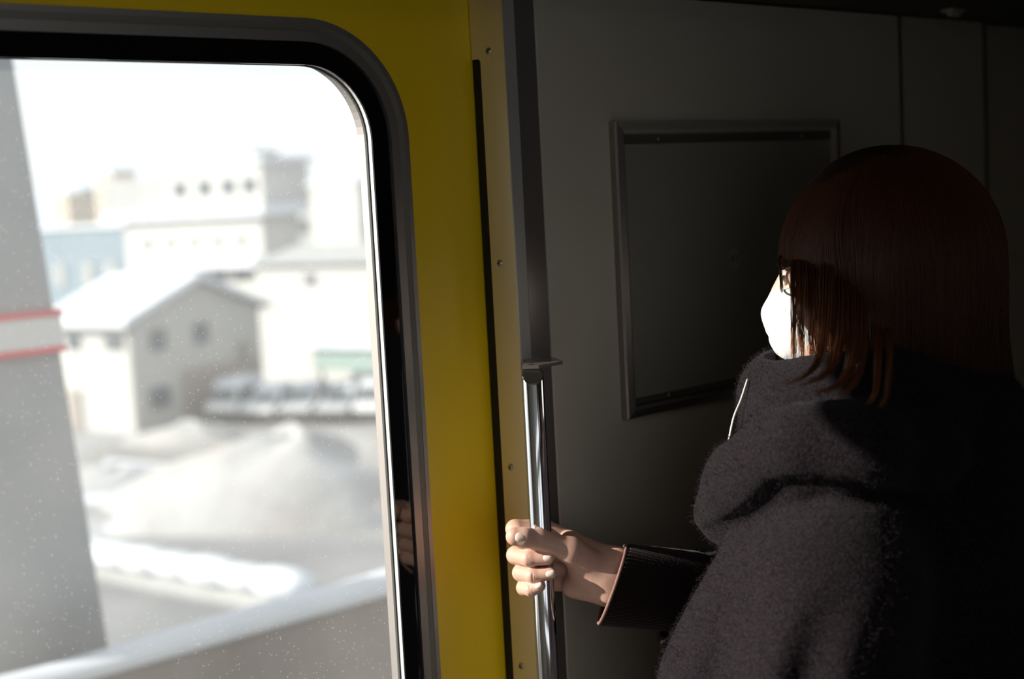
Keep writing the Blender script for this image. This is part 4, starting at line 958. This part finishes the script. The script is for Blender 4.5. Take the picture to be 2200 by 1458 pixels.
# parked cars, noses to the yard
def car(p, yaw_, paint, hgt, lab, van=False):
    t = tag(empty('parked_car', tuple(p)), lab, 'car', 'cars parked in a row in the yard')
    cy_, sy_ = math.cos(yaw_), math.sin(yaw_)
    def T(x, y, z): return (p[0] + x * cy_ - y * sy_, p[1] + x * sy_ + y * cy_, p[2] + z)
    def ext(name, prof, hw, m, inset=0.0):
        V = [T(x, -hw + inset * (z > 0.95), z) for x, z in prof] + [T(x, hw - inset * (z > 0.95), z) for x, z in prof]; n_ = len(prof)
        return keep(pyobj(name, V, [tuple(range(n_)), tuple(range(n_, 2 * n_))] + [(k, (k + 1) % n_, n_ + (k + 1) % n_, n_ + k) for k in range(n_)], m), t)
    if van: bodyp = [(-1.65, 0.3), (1.65, 0.3), (1.7, 0.85), (1.45, 1.0), (1.05, hgt), (-1.6, hgt), (-1.7, 0.9)]
    else: bodyp = [(-1.9, 0.3), (1.9, 0.3), (1.98, 0.7), (1.15, 0.95), (0.55, hgt), (-1.1, hgt), (-1.75, 0.98), (-1.95, 0.75)]
    ext('body', bodyp, 0.82, paint, 0.12)
    ext('roof_snow', [(-1.1 if not van else -1.55, hgt), (0.5 if not van else 0.95, hgt), (0.4 if not van else 0.85, hgt + 0.22), (-1.0 if not van else -1.45, hgt + 0.24)], 0.68, M_SNOW)
    ext('windscreen', [(1.12, 0.98), (1.16, 0.98), (0.62, hgt - 0.06), (0.58, hgt - 0.06)] if not van else [(1.44, 1.02), (1.48, 1.02), (1.12, hgt - 0.08), (1.08, hgt - 0.08)], 0.66, M_WIN)
    for s_ in (-1, 1):
        xa, xb = (-1.0, 0.5) if not van else (-1.4, 0.95)
        V = [T(xa, s_ * 0.79, 0.98), T(xb + 0.25, s_ * 0.79, 0.98), T(xb, s_ * 0.72, hgt - 0.1), T(xa + 0.1, s_ * 0.72, hgt - 0.1)]; V += [T(xa, s_ * 0.83, 0.98), T(xb + 0.25, s_ * 0.83, 0.98), T(xb, s_ * 0.745, hgt - 0.1), T(xa + 0.1, s_ * 0.745, hgt - 0.1)]
        keep(pyobj('side_window', V, [(0, 1, 2, 3), (4, 5, 6, 7), (0, 1, 5, 4), (1, 2, 6, 5), (2, 3, 7, 6), (3, 0, 4, 7)], M_WIN), t)
        for x in (-1.2, 1.25):
            bm = bmesh.new(); bmesh.ops.create_cone(bm, cap_ends=True, segments=16, radius1=0.32, radius2=0.32, depth=0.2)
            bmesh.ops.transform(bm, matrix=Matrix.Translation(Vector(T(x, s_ * 0.76, 0.32))) @ Matrix.Rotation(yaw_, 4, 'Z') @ Matrix.Rotation(math.pi / 2, 4, 'X'), verts=bm.verts)
            keep(bmobj('wheel', bm, M_TYRE), t)
    ext('bumper', [(1.9, 0.32), (2.03, 0.36), (2.03, 0.55), (1.9, 0.6)] if not van else [(1.62, 0.32), (1.76, 0.36), (1.76, 0.55), (1.62, 0.6)], 0.78, M_TYRE)
yw = math.atan2(-0.5, -0.87)                         # nose towards the railway
for x, m, hg, v, lab in ((512, M_CARW, 1.75, True, 'small white van at the left end of the car row'), (590, M_CARW, 1.45, False, 'white snow-capped car second from the left in the row'),
                         (668, M_CARG, 1.5, False, 'silver car in the middle of the parked row'), (746, M_CARG, 1.45, False, 'silver car second from the right in the row'), (824, M_CARW, 1.8, True, 'white van at the right end of the car row')):
    car(gz(x, 897, GZ), yw, m, hg, lab, v)
# snow heaps
def mound(name, cx, cy, rx, ry, hgt, rot, m, lab, seed, cat='snow heap'):
    rg = np.random.default_rng(seed); V = []; nr, na = 14, 40; ph = rg.uniform(0, 6.3, 6); F = []
    for i in range(nr + 1):
        s_ = i / nr
        for k in range(na):
            w = 2 * math.pi * k / na; rr = s_ * (1 + 0.12 * math.sin(3 * w + ph[0]) + 0.08 * math.sin(5 * w + ph[1]))
            x, y = rr * rx * math.cos(w), rr * ry * math.sin(w)
            z = hgt * max(0.0, (1 - s_ ** 1.6)) * (1 + 0.10 * math.sin(4 * w + 5 * s_ + ph[2])) + 0.10 * hgt * (1 - s_) * math.sin(9 * s_ + 2 * w + ph[3]) - 0.05 * (s_ > 0.99)
            V.append((cx + x * math.cos(rot) - y * math.sin(rot), cy + x * math.sin(rot) + y * math.cos(rot), GZ + z))
    for i in range(nr):
        for k in range(na): F.append((i * na + k, i * na + (k + 1) % na, (i + 1) * na + (k + 1) % na, (i + 1) * na + k))
    return tag(pyobj(name, V, F, m, None, True), lab, cat, 'heaps of cleared snow')
g = gz(640, 1085, GZ); mound('snow_heap', g[0], g[1], 7.6, 4.4, 2.5, -0.75, M_SNOWD, 'largest heap of dirty cleared snow below the parked cars', 3)
g = gz(410, 950, GZ); mound('snow_heap', g[0], g[1], 3.0, 1.4, 0.9, -0.9, M_SNOWD, 'low snow heap against the foot of the gabled house', 5)
g = gz(930, 985, GZ); mound('snow_heap', g[0], g[1], 3.2, 2.4, 1.9, 0.2, M_SNOW, 'snow heap at the window edge behind the largest heap', 8)
g = gz(250, 1040, GZ); mound('snow_heap', g[0], g[1], 4.5, 1.8, 0.7, -0.7, M_SNOWD, 'flat snow heap left of the largest heap', 11)
# snow-capped low wall crossing the yard
a, b = gz(150, 1232, GZ), gz(640, 1322, GZ); u = (b - a) / np.linalg.norm(b - a); wv = np.array([-u[1], u[0], 0]); wl = np.linalg.norm(b - a)
t = tag(empty('yard_wall', tuple(a)), 'low yard wall with rounded snow caps crossing towards the railway', 'wall')
prism('wall', a, u, wl, wv, 0.35, GZ, GZ + 0.75, M_PALE, t)
ns = 7
for k in range(ns):
    bm = bmesh.new(); bmesh.ops.create_uvsphere(bm, u_segments=16, v_segments=10, radius=1); l_ = wl / ns * (0.95 + 0.1 * math.sin(k * 2.1))
    for v in bm.verts:
        q_ = a + u * (wl * (k + 0.5) / ns) + wv * 0.17 + ZU * 0.74 + u * (math.copysign(abs(v.co.x) ** 0.7, v.co.x) * l_ * 0.80) + wv * (v.co.y * 0.55) + ZU * (v.co.z * (0.34 + 0.06 * math.sin(k * 3.3)))
        v.co = Vector(q_)
    keep(bmobj('snow_cap', bm, M_SNOW, None, True), t)
# viaduct edge right beside the train
tag(box('viaduct_deck', (-8, 1.45, -1.4), (14, 3.2, -1.0), M_CONC), kind='structure')
vp = tag(empty('parapet', (1.7, 3.25, -1.0)), 'brown concrete viaduct parapet capped with a straight ridge of snow', 'parapet')
for k in range(8):
    keep(box('parapet_slab', (-8 + k * 2.75, 3.20, -3.0), (-8 + (k + 1) * 2.75 - 0.012, 3.31, 0.386), M_CONC, bevel=0.006), vp)
bm = bmesh.new(); nx = 160; prev = None
for i in range(nx + 1):
    x = -8 + 22 * i / nx; h_ = 0.012 * math.sin(x * 3.1) + 0.008 * math.sin(x * 7.7)
    row = [bm.verts.new((x, y, z)) for y, z in ((3.190, 0.386), (3.186, 0.402), (3.205 + h_ * 0.3, 0.424 + h_ * 0.5), (3.255, 0.436 + h_), (3.305, 0.424 + h_ * 0.5), (3.324, 0.402), (3.32, 0.386))]
    if prev:
        for j in range(6): bm.faces.new((prev[j], row[j], row[j + 1], prev[j + 1]))
    prev = row
keep(bmobj('snow_ridge', bm, M_SNOW, None, True), vp)
# line-side post with a marker band
po = tag(empty('trackside_post', (1.4, 3.6, -3.0)), 'grey steel trackside post with a red and white band', 'post')
def post_x(z): return 1.478 + (1.9 - z) * 0.078
V = [(1.16, 3.45, -3.0), (post_x(-3.0), 3.45, -3.0), (post_x(-3.0), 3.75, -3.0), (1.16, 3.75, -3.0), (1.16, 3.45, 5.0), (post_x(5.0), 3.45, 5.0), (post_x(5.0), 3.75, 5.0), (1.16, 3.75, 5.0)]
keep(pyobj('shaft', V, [(0, 1, 2, 3), (4, 5, 6, 7), (0, 1, 5, 4), (1, 2, 6, 5), (2, 3, 7, 6), (3, 0, 4, 7)], M_POST), po)
keep(box('band', (1.15, 3.435, 1.165), (1.540, 3.765, 1.262), M_BANDW), po)
keep(box('red_stripe', (1.145, 3.430, 1.253), (1.545, 3.77, 1.266), M_RED), po)
keep(box('red_stripe', (1.145, 3.430, 1.160), (1.545, 3.77, 1.174), M_RED), po)
